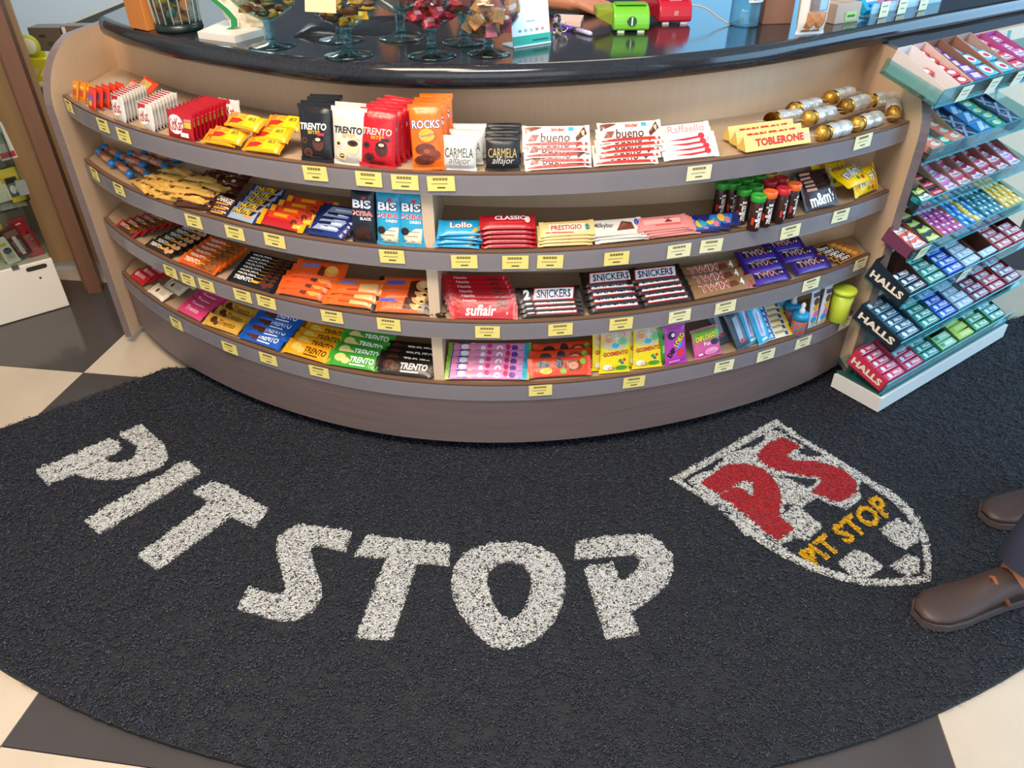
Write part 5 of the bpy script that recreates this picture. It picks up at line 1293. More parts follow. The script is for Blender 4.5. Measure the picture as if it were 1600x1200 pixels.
MB().add([(x * .034, -.0205 + .009, .0585 + y * .006) for x, y in tv_], tf_).build('lettering', mat('d8a8ae', .5), tr_)
lg = MB()
for i in range(3):
    for j in range(3): lg.box((-.004 + i * .004, -.0338, .024 + j * .004), (.0026, .001, .0026))
lg.build('logo', mat('e0b8bc', .5), tr_)
c0 = at(1076, 8, TOPZ + .045); c1 = at(1139, 37, TOPZ + .004)
pts = []
for s in np.linspace(0, 1, 14):
    q = c0.lerp(c1, s); q.z = TOPZ + .004 + .041 * (1 - s) ** 1.2 + .012 * math.sin(PI * min(1, s * 1.6)) * (1 - s); q.x += .015 * math.sin(PI * s); pts.append(q)
pts.append(c1 + Vector((.06, .08, -.001)))
o = MB().tube(pts, .0022, 8).build('cable', mat('b8a898', .5)); tag(o, 'thin pale cable from the red terminal across the worktop', 'cable')
p = at(1167, 44, TOPZ); p.z = TOPZ; p.y += .035
bt = empty('spray_bottle', p); tag(bt, 'clear plastic bottle of liquid with hand lettered label', 'bottle')
MB().lathe([(.036, 0), (.04, .004), (.04, .13), (.034, .15), (.014, .17), (.014, .185)], n=28).build('bottle', mat('c8e4f0', .04, kind='thin'), bt)
MB().lathe([(.036, .002), (.0375, .005), (.0375, .06)], n=24).build('liquid', mat('a8cfe0', .05, kind='clear', alpha=.35), bt)
MB().lathe([(.016, .185), (.016, .20), (.008, .21)], n=16).build('cap', mat('e8e8e8', .4), bt)
tv_, tf_ = text_geo('ÁLCOOL', .03)
lb = MB(); V = [(.0408 * math.cos(a), .0408 * math.sin(a), z) for a in np.linspace(-1.75, -.2, 9) for z in (.062, .11)]
lb.add(V, [(2 * i, 2 * i + 2, 2 * i + 3, 2 * i + 1) for i in range(8)]); lb.build('label', mat('d8e0e4', .5), bt)
MB().add([(.0415 * math.cos(-.975 + x * 1.4), .0415 * math.sin(-.975 + x * 1.4), .078 + y * .02) for x, y in tv_], tf_).build('lettering', mat('22262c', .5), bt)
# boxes and pouches right of the bottle
def carton(px, py, w_, d_, h_, rz, col, label, name='cardboard_box', dy=0.0, tagc=None, rough=.55):
    p = at(px, py, TOPZ); p.z = TOPZ; p.y += dy
    o = empty(name, p, rz); tag(o, label, 'box')
    mb = MB().box((0, d_ / 2, h_ / 2), (w_, d_, h_), bev=.002); mb.build('body', mat(col, rough), o)
    MB().box((0, d_ / 2, h_ + .0006), (w_ * .16, d_ * .98, .0008)).build('tape', mat('b89868', .4), o)
    if tagc: MB().box((w_ * .12, -.0012, h_ * .35), (w_ * .45, .001, .022)).box((w_ * .12, -.002, h_ * .35), (w_ * .3, .0006, .006), 1).build('price_tag', [mat(tagc, .5), mat('5a5a3a', .6)], o)
    return o
carton(1217, 40, .085, .09, .17, .15, '8a5a3c', 'brown box standing behind the kraft pouch', dy=.02)
p = at(1270, 55, TOPZ); p.z = TOPZ
po = empty('kraft_pouch', p, .30); tag(po, 'standing kraft pouch with a clear window and white sides', 'pouch')
wm, _ = pack(.085, .2, .045, mat('e0dcd6', .4), [], fin=.008, axis='y')
PMX = Matrix.Translation((0, .022, .098)) @ Matrix.Rotation(PI / 2 - .06, 4, 'X')
o = obj('pouch', wm, po); o.matrix_local = PMX
pm = print_mesh([R_(-.02, -.34, .66, .24, 'b87a48'), R_(-.02, .1, .62, .62, '7a6a64'), R_(.12, .1, .25, .6, '8ab0d0')], .085, .2, lambda x, y: .0022 + .0226 * math.sqrt(max(0, 1 - min(1, abs(x) / .0425) ** 4)) * math.sqrt(max(0, 1 - min(1, abs(y) / .092) ** 5)))
q = obj('window_panel', pm, po); q.matrix_local = PMX
carton(1322, 36, .095, .1, .05, .5, 'b8a08c', 'low cardboard tray with a green price tag', tagc='9ad06a')
MB_ = [('1c9ac8', 'mentos', 'turquoise'), ('b83a6a', 'mint', 'crimson'), ('c070b0', 'fruit', 'lilac')]
rs = empty('acrylic_riser', at(1392, 30, TOPZ), math.atan2(.578, .816)); tag(rs, 'low clear acrylic riser along the worktop edge holding gum packs', 'riser')
MB().box((.12, .03, .02), (.36, .004, .04)).box((.12, .08, .002), (.36, .1, .004)).build('stand', M_ACR, rs)
for x in (0.0, .09, .2): MB().box((x, .026, .022), (.042, .001, .04)).box((x, .0254, .03), (.026, .0004, .003), 1).box((x, .0254, .016), (.02, .0004, .003), 1).build('price_tag', [mat('e4dfb8', .6), mat('8a8468', .7)], rs)
for k, (c_, tx, nm) in enumerate(MB_):
    KINDS['m_' + nm] = (MB().box((0, 0, 0), (.1, .06, .022), bev=.002).mesh('box', [mat(c_, .35)]), print_mesh([T(tx, 0, .1, .7, .4, 'f0f0f4', b=.04, sh=.15), E_(.25, -.2, .12, .16, 'e05a80'), R_(-.2, -.3, .3, .16, '1c3a90')], .1, .06, lambda x, y: .011))
    M = rs.matrix_basis.copy() if False else Matrix.Translation(rs.location) @ Matrix.Rotation(rs.rotation_euler.z, 4, 'Z')
    thing_at('m_' + nm, M @ Matrix.Translation((-.01 + k * .108, .07, .035)) @ Matrix.Rotation(math.radians(42), 4, 'X'), 'gum_box', f'{nm} box of gum on the worktop riser', 'sweet', 'gum boxes on the worktop riser')
# left end of the worktop
o = carton(217, 46, .085, .075, .17, -.65, 'b87030', 'orange brown box with a yellow tag at the left end', tagc=None); 
MB().box((-.0435, .03, .09), (.001, .03, .06)).build('price_tag', mat('d8c060', .5), o)
p = at(275, 50, TOPZ); p.z = TOPZ; p.y += .03
jr = empty('sweet_jar', p); tag(jr, 'ribbed clear jar of orange sweets on a dark base', 'jar')
MB().lathe([(.058, 0), (.062, .006), (.06, .02)], n=28).build('base', mat('14221e', .3), jr)
rib = []
for k in range(18):
    a = 2 * PI * k / 18; rib.append((math.cos(a), math.sin(a)))
MB().lathe([(.056, .02), (.058, .022), (.07, .2), (.068, .2), (.054, .022)], n=36, cap=False).build('jar', mat('e4eeea', .04, kind='thin'), jr)
for x, y in rib: MB().tube([(x * .058, y * .058, .022), (x * .07, y * .07, .2)], .0018, 5).build('rib', mat('e0e6e4', .1, kind='clear', alpha=.4), jr)
for i in range(22):
    a = i * 2.399; r = .04 * (.9 if i % 3 else .3); kd = ['w_orange', 'w_orange', 'w_tealc', 'w_lemon'][i % 4]
    if 'w_orange' not in KINDS:
        for nm, c_ in (('w_orange', 'd87038'), ('w_tealc', '3a8a88'), ('w_lemon', 'e0b420')): KINDS[nm] = pack(.045, .03, .02, foil(c_, .25), [], fin=.006, nu=5, nv=5)
    thing_at(kd, Matrix.Translation((p.x + r * math.cos(a), p.y + r * math.sin(a), p.z + .035 + i * .006)) @ Matrix.Rotation(a, 4, 'Z') @ Matrix.Rotation(.9, 4, 'X'), 'wrapped_sweet', COLN[kd] + ' sweet inside the ribbed jar', 'sweet', 'sweets in the ribbed jar')
pb = [at(x / 8 + 300, y / 8, TOPZ) for x, y in [(85, 480), (545, 540), (900, 445), (420, 330)]]
ws = empty('tip_stand', pb[0]); tag(ws, 'white plastic stand with a green curved side next to the goblets', 'stand')
loc = [(v - pb[0]) for v in pb]
mb = MB(); mb.prism([(v.x, v.y) for v in loc], 0, .016); o = mb.build('base', mat('d8d2c6', .45), ws, fix=True)
bx = at(345, 46, TOPZ + .016) - pb[0]
cur = [(0, .016), (.016, .022), (.018, .04), (.002, .062), (-.024, .085), (-.04, .11), (-.05, .16)]
for nm, off, wd_, m_ in (('green_side', 0.0, .016, mat('1c7a3c', .4)), ('white_trim', -.001, .022, mat('e2ded2', .4))):
    mb = MB(); n = len(cur); vs = []
    yo = bx.y + off * -1
    for s in (0, 1):
        for (x, z) in cur: vs.append((bx.x + .02 + x - wd_ / 2, yo + s * .004 + (0.002 if nm != 'green_side' else 0), z))
        for (x, z) in reversed(cur): vs.append((bx.x + .02 + x + wd_ / 2, yo + s * .004 + (0.002 if nm != 'green_side' else 0), z))
    m2 = 2 * n
    mb.add(vs, [(i, i + 1, m2 - 2 - i, m2 - 1 - i) for i in range(n - 1)] + [(m2 + i, 2 * m2 - 1 - i, 2 * m2 - 2 - i, m2 + i + 1) for i in range(n - 1)] + [(i, i + m2, (i + 1) % m2 + m2, (i + 1) % m2) for i in range(m2)])
    mb.build(nm, m_, ws, fix=True)
mb = MB(); vs = [(bx.x + .03, bx.y + .01, .016), (bx.x + .10, bx.y + .035, .016), (bx.x + .10, bx.y + .05, .16), (bx.x - .03, bx.y + .02, .16), (bx.x - .01, bx.y + .012, .09)]
mb.add(vs + [(x, y + .006, z) for x, y, z in vs], [(0, 1, 2, 3, 4), (9, 8, 7, 6, 5)] + [(i, i + 5, (i + 1) % 5 + 5, (i + 1) % 5) for i in range(5)])
mb.build('picture_card', mat('cbbfa6', .5, kind='mottle', second='9a8a6a', scale=30), ws, fix=True)

# black folded cloth between the goblets
mb = MB()
n1, n2 = 16, 10; V = []
for i in range(n1):
    for j in range(n2):
        x, y = i / (n1 - 1), j / (n2 - 1)
        e = min(x, 1 - x, y, 1 - y); z = .012 * min(1, e * 8) * (1 + .6 * math.sin(7 * x + 4 * y) + .4 * math.sin(13 * y - 5 * x)) + .001
        V.append((-.56 + .34 * x, 2.1 + .2 * y, TOPZ + max(z, .0005)))
mb.add(V, [(i * n2 + j, (i + 1) * n2 + j, (i + 1) * n2 + j + 1, i * n2 + j + 1) for i in range(n1 - 1) for j in range(n2 - 1)], 0, True)
o = mb.build('black_bag', mat('14161e', .3)); md = o.modifiers.new('thickness', 'SOLIDIFY'); md.thickness = .002; md.offset = -1
tag(o, 'crumpled black plastic bag lying behind the glass goblets', 'bag')
# ================================================================ left: accessory cabinet and shelves behind
CX, CY = Vector((-.775, -.632, 0)), Vector((-.632, .775, 0))
CM = Matrix(((CX.x, CY.x, 0, -1.663), (CX.y, CY.y, 0, 2.494), (0, 0, 1, 0), (0, 0, 0, 1)))
def at_c(px, py, c):
    o = Vector((-1.663, 2.494, 0)) + CY * c; d = ray(px, py); t = o.dot(CY) / (d.x * CY.x + d.y * CY.y)
    P = d * t; q = Vector((P.x, P.y, 0)) - Vector((-1.663, 2.494, 0)); return q.dot(CX), CAMZ + P.z
M_TAN = mat('b08a60', .5, kind='wood', grain=(50, 50, 3), amp=.05)
M_BRN = mat('6a4630', .45, kind='wood', grain=(60, 60, 3), amp=.08)
ac = empty('accessory_cabinet', M=CM); tag(ac, 'white based acrylic display of phone accessories at the left edge', 'display case')
mb = MB(); n = 10
MB().box((.45, .15, .1), (.9, .30, .195), bev=.003).build('base_box', mat('d9cfc0', .45), ac)
sx, sz = at_c(57, 418, 0)
V = []
mb.prism([(sx - .026 + .008 * math.cos(a), sz + .008 * math.sin(a)) for a in np.linspace(PI / 2, 1.5 * PI, 8)] + [(sx + .026 + .008 * math.cos(a), sz + .008 * math.sin(a)) for a in np.linspace(-PI / 2, PI / 2, 8)], 0.0, .001, 0, Matrix.Translation((0, -.0008, 0)) @ Matrix.Rotation(PI / 2, 4, 'X'))
hx, hz = at_c(63, 434, 0)
mb.lathe([(.004, 0), (.004, .001)], n=10, M=Matrix.Translation((hx, -.0002, hz)) @ Matrix.Rotation(PI / 2, 4, 'X'))
mb.build('hand_slot', mat('2a1c14', .7), ac)
kx, kz = at_c(24, 419, 0)
MB().box((kx, -.002, kz + .004), (.022, .006, .016)).build('lock', mat('7a746c', .3, .8), ac)
MB().box((.45, .006, .80), (.9, .003, 1.2)).build('front_glass', mat('e8eeea', .04, kind='thin'), ac)
MB().box((.002, .14, .80), (.004, .27, 1.2)).build('side_glass', mat('d8e0dc', .04, kind='thin'), ac)
MB().box((.45, .285, .80), (.9, .01, 1.2)).build('back_board', mat('8a7a68', .6), ac)
for z in (.40, .66, .95): MB().box((.45, .14, z), (.88, .26, .006)).build('glass_shelf', mat('b8b4ac', .08, kind='clear', alpha=.35), ac)
gx, gz = at_c(34, 292, 0)
MB().box((gx, -.006, gz), (.03, .01, .05)).build('latch', mat('a8aca8', .25, .7), ac)
def hang(px, py, c, w_, h_, base, parts, label, roll=0):
    x, z = at_c(px, py, c)
    M = CM @ Matrix.Translation((x, c, z)) @ Matrix.Rotation(PI / 2, 4, 'X') @ Matrix.Rotation(math.radians(roll), 4, 'Z') @ Matrix.Rotation(PI, 4, 'Y') @ Matrix.Rotation(0, 4, 'Z')
    # cabinet x runs leftwards, so the face is turned to look outwards
    M = CM @ Matrix.Translation((x, c, z)) @ Matrix(((-1, 0, 0, 0), (0, 0, -1, 0), (0, 1, 0, 0), (0, 0, 0, 1))) @ Matrix.Rotation(math.radians(roll), 4, 'Z')
    o = empty('accessory_pack', M=M); tag(o, label, 'package', 'phone accessory packs')
    MB().box((0, 0, -.006), (w_, h_, .012), bev=.002).build('card', mat(base, .4), o)
    pm = print_mesh(parts, w_, h_, lambda x, y: 0.0)
    if pm: obj('print', pm, o)
    MB().box((0, -h_ * .12, .006), (w_ * .6, h_ * .4, .012), bev=.004).build('blister', mat('d8d8d4', .08, kind='clear', alpha=.12), o)
    return o
hang(21, 290, .05, .06, .125, '1e1a18', [R_(0, .3, .96, .36, 'e0bc1c'), R_(.0, .18, .6, .12, '2a2418'), E_(-.1, -.1, .15, .12, 'e0dcd4'), R_(.12, -.1, .1, .2, 'd8d4cc'), R_(0, -.38, .8, .14, 'e0bc1c')], 'yellow and black accessory pack with white earphones', 4)
hang(2, 305, .05, .06, .12, '2a2620', [R_(0, .1, .9, .6, 'd8cbb4'), R_(0, -.36, .6, .14, 'e0dcd0')], 'cream accessory pack at the picture edge', 4)
hang(42, 372, .05, .055, .15, 'a01420', [R_(-.1, .0, .5, .9, 'b81824'), E_(.2, .12, .08, .03, '4a0a10'), E_(.2, .0, .08, .03, '4a0a10'), E_(.2, -.12, .08, .03, '4a0a10'), R_(0, .38, .3, .03, 'e8d0d0')], 'bright red accessory card in the lower compartment', 10)
hang(26, 378, .03, .05, .11, '5a1c1c', [R_(0, -.1, .25, .7, 'd8c8c4'), R_(0, .3, .8, .2, '8a5a50')], 'maroon accessory box beside the red card', 12)
hang(12, 392, .03, .045, .10, 'd8d0c0', [E_(0, 0, .3, .12, '2a2a28'), R_(-.1, .25, .5, .1, 'c8a838')], 'white accessory box with a black cable picture', 8)
hang(1, 375, .05, .05, .16, 'c8a41c', [R_(0, .1, .5, .3, '2a2418')], 'yellow accessory pack in the lower compartment', 6)
hang(3, 222, .05, .05, .12, 'c8c4bc', [R_(0, -.36, .9, .16, 'b02420'), R_(0, .1, .5, .3, '8a8a88')], 'white and red accessory pack on the upper glass shelf', 4)

tall = empty('tall_shelf_unit', (-1.62, 2.6, 0)); tag(tall, 'tall brown wooden shelf unit at the left behind the accessory display', 'shelving')
TI = Matrix.Translation((1.62, -2.6, 0))
def tpart(mb, nm, m):
    o = mb.build(nm, m, tall, fix=True); o.matrix_parent_inverse = TI; return o
mb = MB(); a_ = math.atan2(.025, .043)
tpart(MB().box((-1.622, 2.622, 1.05), (.05, .05, 2.1), 0, Matrix.Rotation(.3, 3, 'Z').to_4x4()), 'front_post', M_BRN)
tpart(MB().box((-1.665, 2.66, 1.05), (.03, .06, 2.1), 0, Matrix.Rotation(.3, 3, 'Z').to_4x4()), 'rear_post', M_BRN)
tpart(MB().box((-2.06, 2.80, 1.06), (.72, .018, 2.08), 0, Matrix.Rotation(.12, 3, 'Z').to_4x4()), 'side_board', M_TAN)
tpart(MB().box((-1.60, 3.0, .085), (.5, .04, .12)), 'foot_rail', M_BRN)
tpart(MB().box((-1.60, 3.42, .33), (1.0, .018, .62)), 'back_board', mat('5a4236', .6))
for z in (.02, .24, .53, .62): 
    tpart(MB().box((-1.60, 3.22, z), (.98, .38, .022)), 'shelf', M_BRN)
def on_back(px0, py0, px1, py1, y, dep, name, col, label, cat, parts=None, rough=.5):
    a = at_y(px0, py1, y); b = at_y(px1, py1, y); c = at_y(px1, py0, y)
    w_ = abs(b.x - a.x); h_ = abs(c.z - b.z)
    o = empty(name, ((a.x + b.x) / 2, y, b.z)); tag(o, label, cat)
    MB().box((0, dep / 2, h_ / 2), (w_, dep, h_), bev=.003).build('body', mat(col, rough), o)
    if parts:
        q = obj('print', print_mesh(parts, w_, h_, lambda x, y: .0), o); q.matrix_local = Matrix.Translation((0, -.0006, h_ / 2)) @ Matrix.Rotation(PI / 2, 4, 'X')
    return o
def seat(o, z): o.location.z = z
SZ = .631
y = on_back(33, 92, 86, 137, 3.06, .09, 'display_tray_box', 'b8b418', 'yellow green counter display of slim packs', 'display box', [R_(0, -.36, .7, .16, 'd8d8a8'), R_(-.2, .05, .2, .3, 'a86a60', .1), R_(.1, .05, .2, .3, 'c8b070', .1), R_(.36, .05, .16, .3, 'e0d090', .1)])
zz = y.location.z
o = MB().lathe([(.04, 0), (.04, .008)], n=24, M=Matrix.Rotation(PI / 2, 4, 'X')).build('round_header', mat('b0b428', .5), y); hc = at_y(46, 72, 3.09) - y.location; o.location = (hc.x, .034, hc.z)
o = MB().lathe([(.03, 0), (.028, .003)], n=20, M=Matrix.Rotation(PI / 2, 4, 'X')).build('round_picture', mat('d8d4b0', .5), y); o.location = (hc.x, .025, hc.z)
MB().box((.0, .034, .08), (.10, .006, .09)).build('header_card', mat('b4b01c', .5), y)
MB().box((.0, .030, .082), (.07, .002, .026)).build('header_label', mat('d0cc90', .5), y)
g1 = on_back(54, 43, 104, 80, 3.2, .08, 'grey_pouch', '5e5048', 'grey brown crumpled pouch behind the yellow green display', 'pouch', [R_(-.1, .15, .2, .12, '3a302a'), E_(.1, -.2, .12, .12, '4a4038')])
g2 = on_back(100, 55, 147, 76, 3.12, .1, 'cardboard_carton', 'a88058', 'open cardboard carton behind the counter panel', 'box')
g3 = on_back(98, 40, 145, 56, 3.17, .06, 'grey_bag', '6a5a54', 'grey bag with a white tag in the cardboard carton', 'bag', [R_(-.4, 0, .12, .8, 'd8d4d0')])
p = at_y(108, 30, 4.94)
o = MB().lathe([(.07, 0), (.07, .004), (.067, .006)], n=28, M=Matrix.Rotation(PI / 2, 4, 'X')).build('round_sticker', mat('2a4a78', .4)); o.location = p; tag(o, 'round dark blue sticker sign on the far left wall', 'sign')
a, b = at_y(122, 34, 3.48), at_y(185, 8, 3.48)
mb = MB(); mb.box((0, 0, -.40), ((b - a).length + .1, .012, .92), 0); mb.box((0, -.002, .064), ((b - a).length + .1, .014, .008), 1)
o = mb.build('dark_board', [mat('4a5a5c', .4), mat('d8dcd8', .4)]); o.location = (a + b) / 2 + Vector((.02, 0, -.055)); o.rotation_euler = (0, -math.atan2(b.z - a.z, b.x - a.x), 0); tag(o, 'dark green grey board with a white top edge behind the counter end', 'board')
on_back(52, 150, 80, 168, 3.1, .1, 'orange_carton', 'c85a38', 'orange and yellow carton on the dark shelf behind the post', 'box', [R_(0, .3, .9, .3, 'a8a828'), E_(0, -.1, .3, .2, 'd8b090')])
on_back(78, 216, 108, 242, 3.12, .1, 'green_carton', 'a89c1c', 'green and yellow carton lower behind the post', 'box', [R_(0, -.2, .9, .3, 'c89028'), R_(0, .3, .9, .3, '8a9a28')])
on_back(84, 240, 116, 272, 3.1, .12, 'black_carton', '0c1018', 'black carton standing behind the post', 'box', [R_(0, -.2, .14, .3, '5a5a64')])
on_back(94, 270, 118, 283, 3.09, .12, 'yellow_carton', 'b8a828', 'yellow strip carton under the black carton', 'box')
on_back(98, 284, 128, 300, 3.1, .1, 'dark_pack', '2a1a14', 'small dark pack on the cardboard shelf stack', 'package')
cb = on_back(100, 300, 150, 378, 2.92, .05, 'shipping_carton', 'b08a60', 'tall shipping carton with brown printed marks behind the post', 'box', [R_(-.2, .42, .14, .12, '5a4030'), R_(.0, .3, .3, .08, '8a6a50'), R_(.05, .1, .3, .14, '6a4438'), R_(0, -.28, 1.0, .1, 'a89c90')])

# ================================================================ people
def body_mesh(name, tubes, balls, voxel, m):
    mb = MB()
    for pts, rs in tubes:
        P = [Vector(p) for p in pts]
        mb.tube(P, rs, 12)
        for p, r in zip(P, rs): ball_geo(mb, tuple(p), r, 0, 0, 12, 8)
    for c, (rx, ry, rz_) in balls:
        k = len(mb.v); ball_geo(mb, (0, 0, 0), 1.0, 0, 0, 20, 14)
        mb.v[k:] = [(c[0] + x * rx, c[1] + y * ry, c[2] + z * rz_) for x, y, z in mb.v[k:]]
    me = mb.mesh(name, m)
    bm = bmesh.new(); bm.from_mesh(me); bmesh.ops.recalc_face_normals(bm, faces=bm.faces[:]); bm.to_mesh(me); bm.free()
    o = obj(name, me)
    r = o.modifiers.new('remesh', 'REMESH'); r.mode = 'VOXEL'; r.voxel_size = voxel; r.use_smooth_shade = True
    s = o.modifiers.new('smooth', 'SMOOTH'); s.factor = .5; s.iterations = 4
    return o
SKIN = mat('b87858', .5)
# the clerk: right hand resting on the worktop, the rest stands behind the counter above the picture
wr = at(893, 4, TOPZ + .03)
el = wr + Vector((-.20, .09, .02)); sh_ = Vector((wr.x - .17, wr.y + .36, 1.38)); nk = Vector((wr.x - .36, wr.y + .38, 1.42))
hand_dir = (at(946, 12, TOPZ + .012) - wr).normalized(); side = Vector((-hand_dir.y, hand_dir.x, 0)).normalized()
palm = wr + hand_dir * .05
tubes = [([sh_, (sh_ + el) / 2, el], [.05, .045, .038]), ([el, (el + wr) / 2, wr], [.038, .034, .025]),
         ([wr, palm, palm + hand_dir * .03], [.024, .026, .022]), ([wr + side * .012, palm + side * .026 + hand_dir * .03], [.016, .014]), ([wr - side * .012, palm - side * .026 + hand_dir * .03], [.016, .014])]
for k, (off, ln) in enumerate(((-.030, .058), (-.010, .074), (.011, .08), (.031, .07))):
    b0 = palm + side * off + hand_dir * .03; k1 = b0 + hand_dir * ln * .45 + Vector((0, 0, .010)); k2 = k1 + hand_dir * ln * .33 - Vector((0, 0, .016)); k3 = k2 + hand_dir * ln * .24 - Vector((0, 0, .014))
    for q in (k1, k2, k3): q.z = max(q.z, TOPZ + .0085)
    tubes.append(([b0, k1, k2, k3], [.0105, .0092, .0084, .0072]))
t0 = wr - side * .018 + hand_dir * .02; t1 = t0 - side * .03 + hand_dir * .03 - Vector((0, 0, .008)); t2 = t1 - side * .01 + hand_dir * .03 - Vector((0, 0, .006))
tubes.append(([t0, t1, t2], [.014, .011, .009]))
sh2 = Vector((2 * nk.x - sh_.x, nk.y + .02, 1.38)); el2 = sh2 + Vector((-.06, .02, -.3)); wr2 = el2 + Vector((.06, -.16, -.16))
tubes += [([sh2, el2], [.05, .038]), ([el2, wr2], [.038, .026]), ([wr2, wr2 + Vector((.01, -.05, -.05))], [.024, .02]),
          ([sh_, nk, sh2], [.055, .06, .055]), ([nk, nk + Vector((0, 0, .12))], [.055, .05]), ([nk - Vector((0, 0, .02)), nk - Vector((0, 0, .5))], [.12, .12])]
hd = nk + Vector((0, -.02, .22))
clerk = body_mesh('person', tubes, [(hd, (.075, .095, .115)), (hd + Vector((0, -.097, -.015)), (.012, .016, .022)), (hd + Vector((.075, 0, 0)), (.012, .02, .03)), (hd + Vector((-.075, 0, 0)), (.012, .02, .03))], .0036, SKIN)
tag(clerk, 'person behind the counter resting one hand on the worktop', 'person')
mb = MB()
for k, (z, rx, ry) in enumerate([(.9, .17, .12), (1.05, .165, .115), (1.2, .19, .125), (1.34, .2, .12), (1.42, .15, .09), (1.45, .07, .065)]):
    pass
prof = [(.85, .17, .12), (1.05, .165, .115), (1.2, .185, .125), (1.34, .2, .12), (1.43, .14, .09), (1.47, .065, .062)]
V = [(nk.x + rx * math.cos(a), nk.y + ry * math.sin(a), z) for z, rx, ry in prof for a in [2 * PI * i / 24 for i in range(24)]]
mb.add(V, [(k * 24 + i, k * 24 + (i + 1) % 24, k * 24 + 24 + (i + 1) % 24, k * 24 + 24 + i) for k in range(5) for i in range(24)], 0, True)
mb.tube([sh_, sh_.lerp(el, .55)], [.062, .056], 14); mb.tube([sh2, sh2.lerp(el2, .55)], [.062, .056], 14)
mb.lathe([(.17, 0), (.165, .3), (.15, .85)], (nk.x, nk.y, 0.0), 24)
mb.build('clothes', mat('3a3a42', .7), clerk)
mb = MB(); ball_geo(mb, (hd.x, hd.y + .012, hd.z + .025), .1, 0, .03, 18, 12); mb.build('hair', mat('241a16', .6), clerk)
for s in (-1, 1):
    mb = MB(); ball_geo(mb, (hd.x + s * .03, hd.y - .088, hd.z + .005), .011, 0, 0, 10, 6); mb.build('eye', mat('e8e4e0', .3), clerk)
mb = MB(); mb.tube([(hd.x - .024, hd.y - .088, hd.z - .055), (hd.x, hd.y - .096, hd.z - .057), (hd.x + .024, hd.y - .088, hd.z - .055)], .005, 8); mb.build('mouth', mat('9a4a44', .5), clerk)
for k, (off, ln) in enumerate(((-.030, .058), (-.010, .074), (.011, .08), (.031, .07))):
    q = palm + side * off + hand_dir * (.03 + ln * 1.0); q.z = TOPZ + .0125
    mb = MB(); ball_geo(mb, (0, 0, 0), .0055, 0, 0, 8, 5); o = mb.build('fingernail', mat('d8ccc8', .25), clerk); o.location = q; o.scale = (1.3, 1, .5)

# the passer-by at the right edge, walking left
hipc = Vector((1.36, 1.27, .94))
def leg(side_y, knee, ankle): return ([hipc + Vector((0, side_y, 0)), knee, ankle], [.085, .06, .042])
nearA, farA = Vector((1.13, 1.125, .085)), Vector((1.43, 1.415, .085))
kn, kf = Vector((1.27, 1.19, .50)), Vector((1.36, 1.35, .52))
tubes = [([nearA + Vector((0, 0, .06)), nearA - Vector((0, 0, .02))], [.04, .04]), ([farA + Vector((0, 0, .06)), farA - Vector((0, 0, .02))], [.04, .04]),
         leg(-.08, kn, nearA), leg(.08, kf, farA), ([hipc, hipc + Vector((0, 0, .25)), hipc + Vector((0, 0, .48))], [.13, .12, .13]),
         ([hipc + Vector((0, -.19, .5)), hipc + Vector((0, 0, .53)), hipc + Vector((0, .19, .5))], [.05, .06, .05]), ([hipc + Vector((0, 0, .5)), hipc + Vector((-.01, 0, .64))], [.055, .05])]
for s, sw in ((-1, .12), (1, -.12)):
    s0 = hipc + Vector((0, s * .2, .49)); e0 = s0 + Vector((sw, s * .03, -.28)); w0 = e0 + Vector((sw * .3 - .08, 0, -.23)); tubes += [([s0, e0], [.045, .036]), ([e0, w0], [.036, .024]), ([w0, w0 + Vector((-.02, 0, -.05))], [.026, .024])]
    for q in range(4): tubes.append(([w0 + Vector((-.03 + q * .018, 0, -.07)), w0 + Vector((-.035 + q * .018, s * -.008, -.12)), w0 + Vector((-.04 + q * .018, s * -.022, -.145))], [.009, .0085, .0075]))
    tubes.append(([w0 + Vector((-.02, s * -.01, -.03)), w0 + Vector((-.055, s * -.015, -.07))], [.011, .009]))
h2 = hipc + Vector((-.02, 0, .76))
walker = body_mesh('person', tubes, [(h2, (.095, .075, .115)), (h2 + Vector((-.095, 0, -.015)), (.016, .012, .022))], .0075, SKIN)
tag(walker, 'person walking past the shield, only brown shoes in view at the right edge', 'person')
mb = MB()
for A, K, s in ((nearA, kn, -.08), (farA, kf, .08)): mb.tube([hipc + Vector((0, s, .02)), K, A + Vector((.0, 0, .02))], [.1, .075, .06], 16)
ball_geo(mb, tuple(hipc), .14, 0, 0, 16, 10)
mb.build('trousers', mat('4a4c62', .8), walker)
mb = MB()
prof = [(-.05, .15, .17), (.15, .13, .16), (.4, .13, .19), (.5, .1, .17), (.56, .06, .07)]
V = [(hipc.x + rx * math.cos(a), hipc.y + ry * math.sin(a), hipc.z + z) for z, rx, ry in prof for a in [2 * PI * i / 22 for i in range(22)]]
mb.add(V, [(k * 22 + i, k * 22 + (i + 1) % 22, k * 22 + 22 + (i + 1) % 22, k * 22 + 22 + i) for k in range(4) for i in range(22)], 0, True)
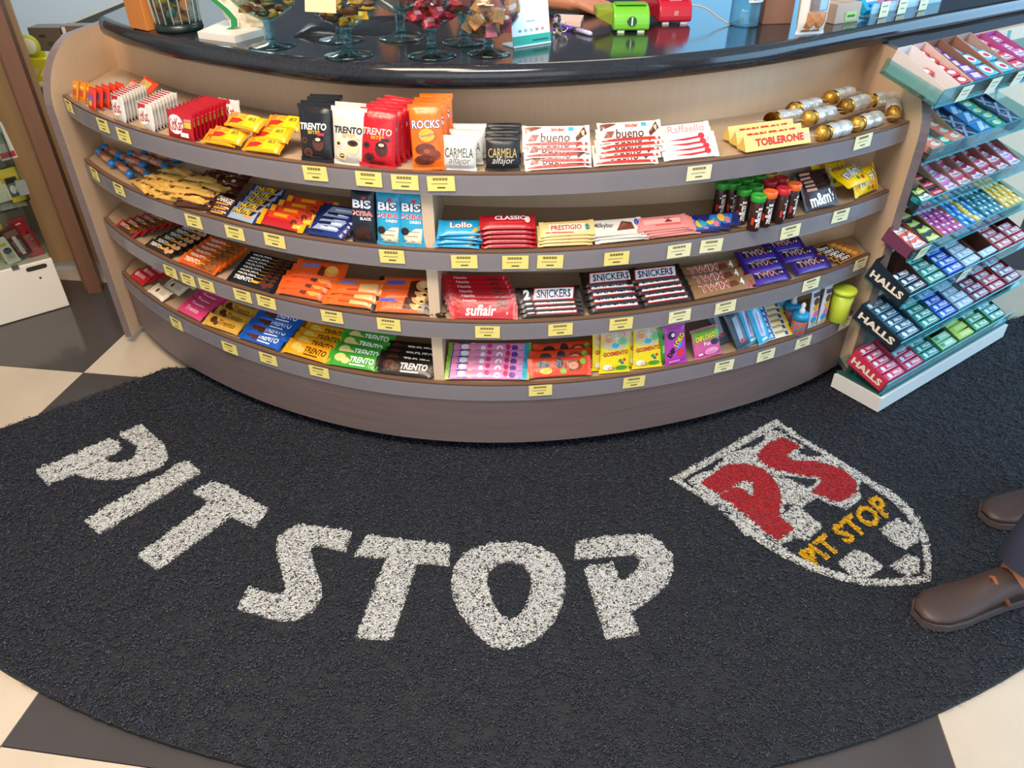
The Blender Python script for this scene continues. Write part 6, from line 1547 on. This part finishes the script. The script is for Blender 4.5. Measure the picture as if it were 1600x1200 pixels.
mb.build('shirt', mat('8a8c94', .8), walker)
mb = MB(); ball_geo(mb, (h2.x + .015, h2.y, h2.z + .025), .1, 0, .02, 16, 10); mb.build('hair', mat('2a201a', .6), walker)
def shoe(A, toe):
    d = Vector((toe.x - A.x, toe.y - A.y, 0)); L = d.length + .07; d.normalize(); sd = Vector((-d.y, d.x, 0)); heel = Vector((A.x, A.y, 0)) - d * .07
    sec = [(0, .028, .05, .012), (.04, .035, .085, .012), (.10, .036, .095, .012), (.15, .040, .07, .012), (.20, .046, .052, .012), (.24, .045, .044, .013), (.265, .034, .036, .015), (.28, .016, .026, .018)]
    mb = MB(); V = []
    for s, w_, h_, z0 in sec:
        for i in range(14):
            a = 2 * PI * i / 14; c_, s_ = math.cos(a), math.sin(a)
            z = z0 + .018 + (h_ - .018) * (s_ * .5 + .5) ** .8 if s_ > -.2 else z0 + .018
            V.append(heel + d * (s / .28 * L) + sd * (w_ * c_ * (1 if s_ < .3 else 1 - .35 * s_)) + Vector((0, 0, z)))
    mb.add(V, [(k * 14 + i, k * 14 + (i + 1) % 14, k * 14 + 14 + (i + 1) % 14, k * 14 + 14 + i) for k in range(len(sec) - 1) for i in range(14)] + [list(range(14)), [len(V) - 1 - i for i in range(14)]], 0, True)
    o = mb.build('shoe', mat('3a2822', .5), walker, fix=True)
    mb = MB(); P2 = [heel + d * (s / .28 * L) + sd * w_ * 1.06 for s, w_, h_, z0 in sec] + [heel + d * (s / .28 * L) - sd * w_ * 1.06 for s, w_, h_, z0 in reversed(sec)]
    mb.prism([(q.x, q.y) for q in P2], .017, .034); mb.build('sole', mat('4e4240', .6), o, fix=True)
    mb = MB(); mb.tube([heel + d * .13 + sd * .042 + Vector((0, 0, .05)), heel + d * .15 + Vector((0, 0, .098)), heel + d * .13 - sd * .042 + Vector((0, 0, .05))], .006, 8); mb.build('strap', mat('7a4424', .5), o)
shoe(nearA, Vector((.885, 1.055, 0))); shoe(farA, Vector((1.185, 1.355, 0)))
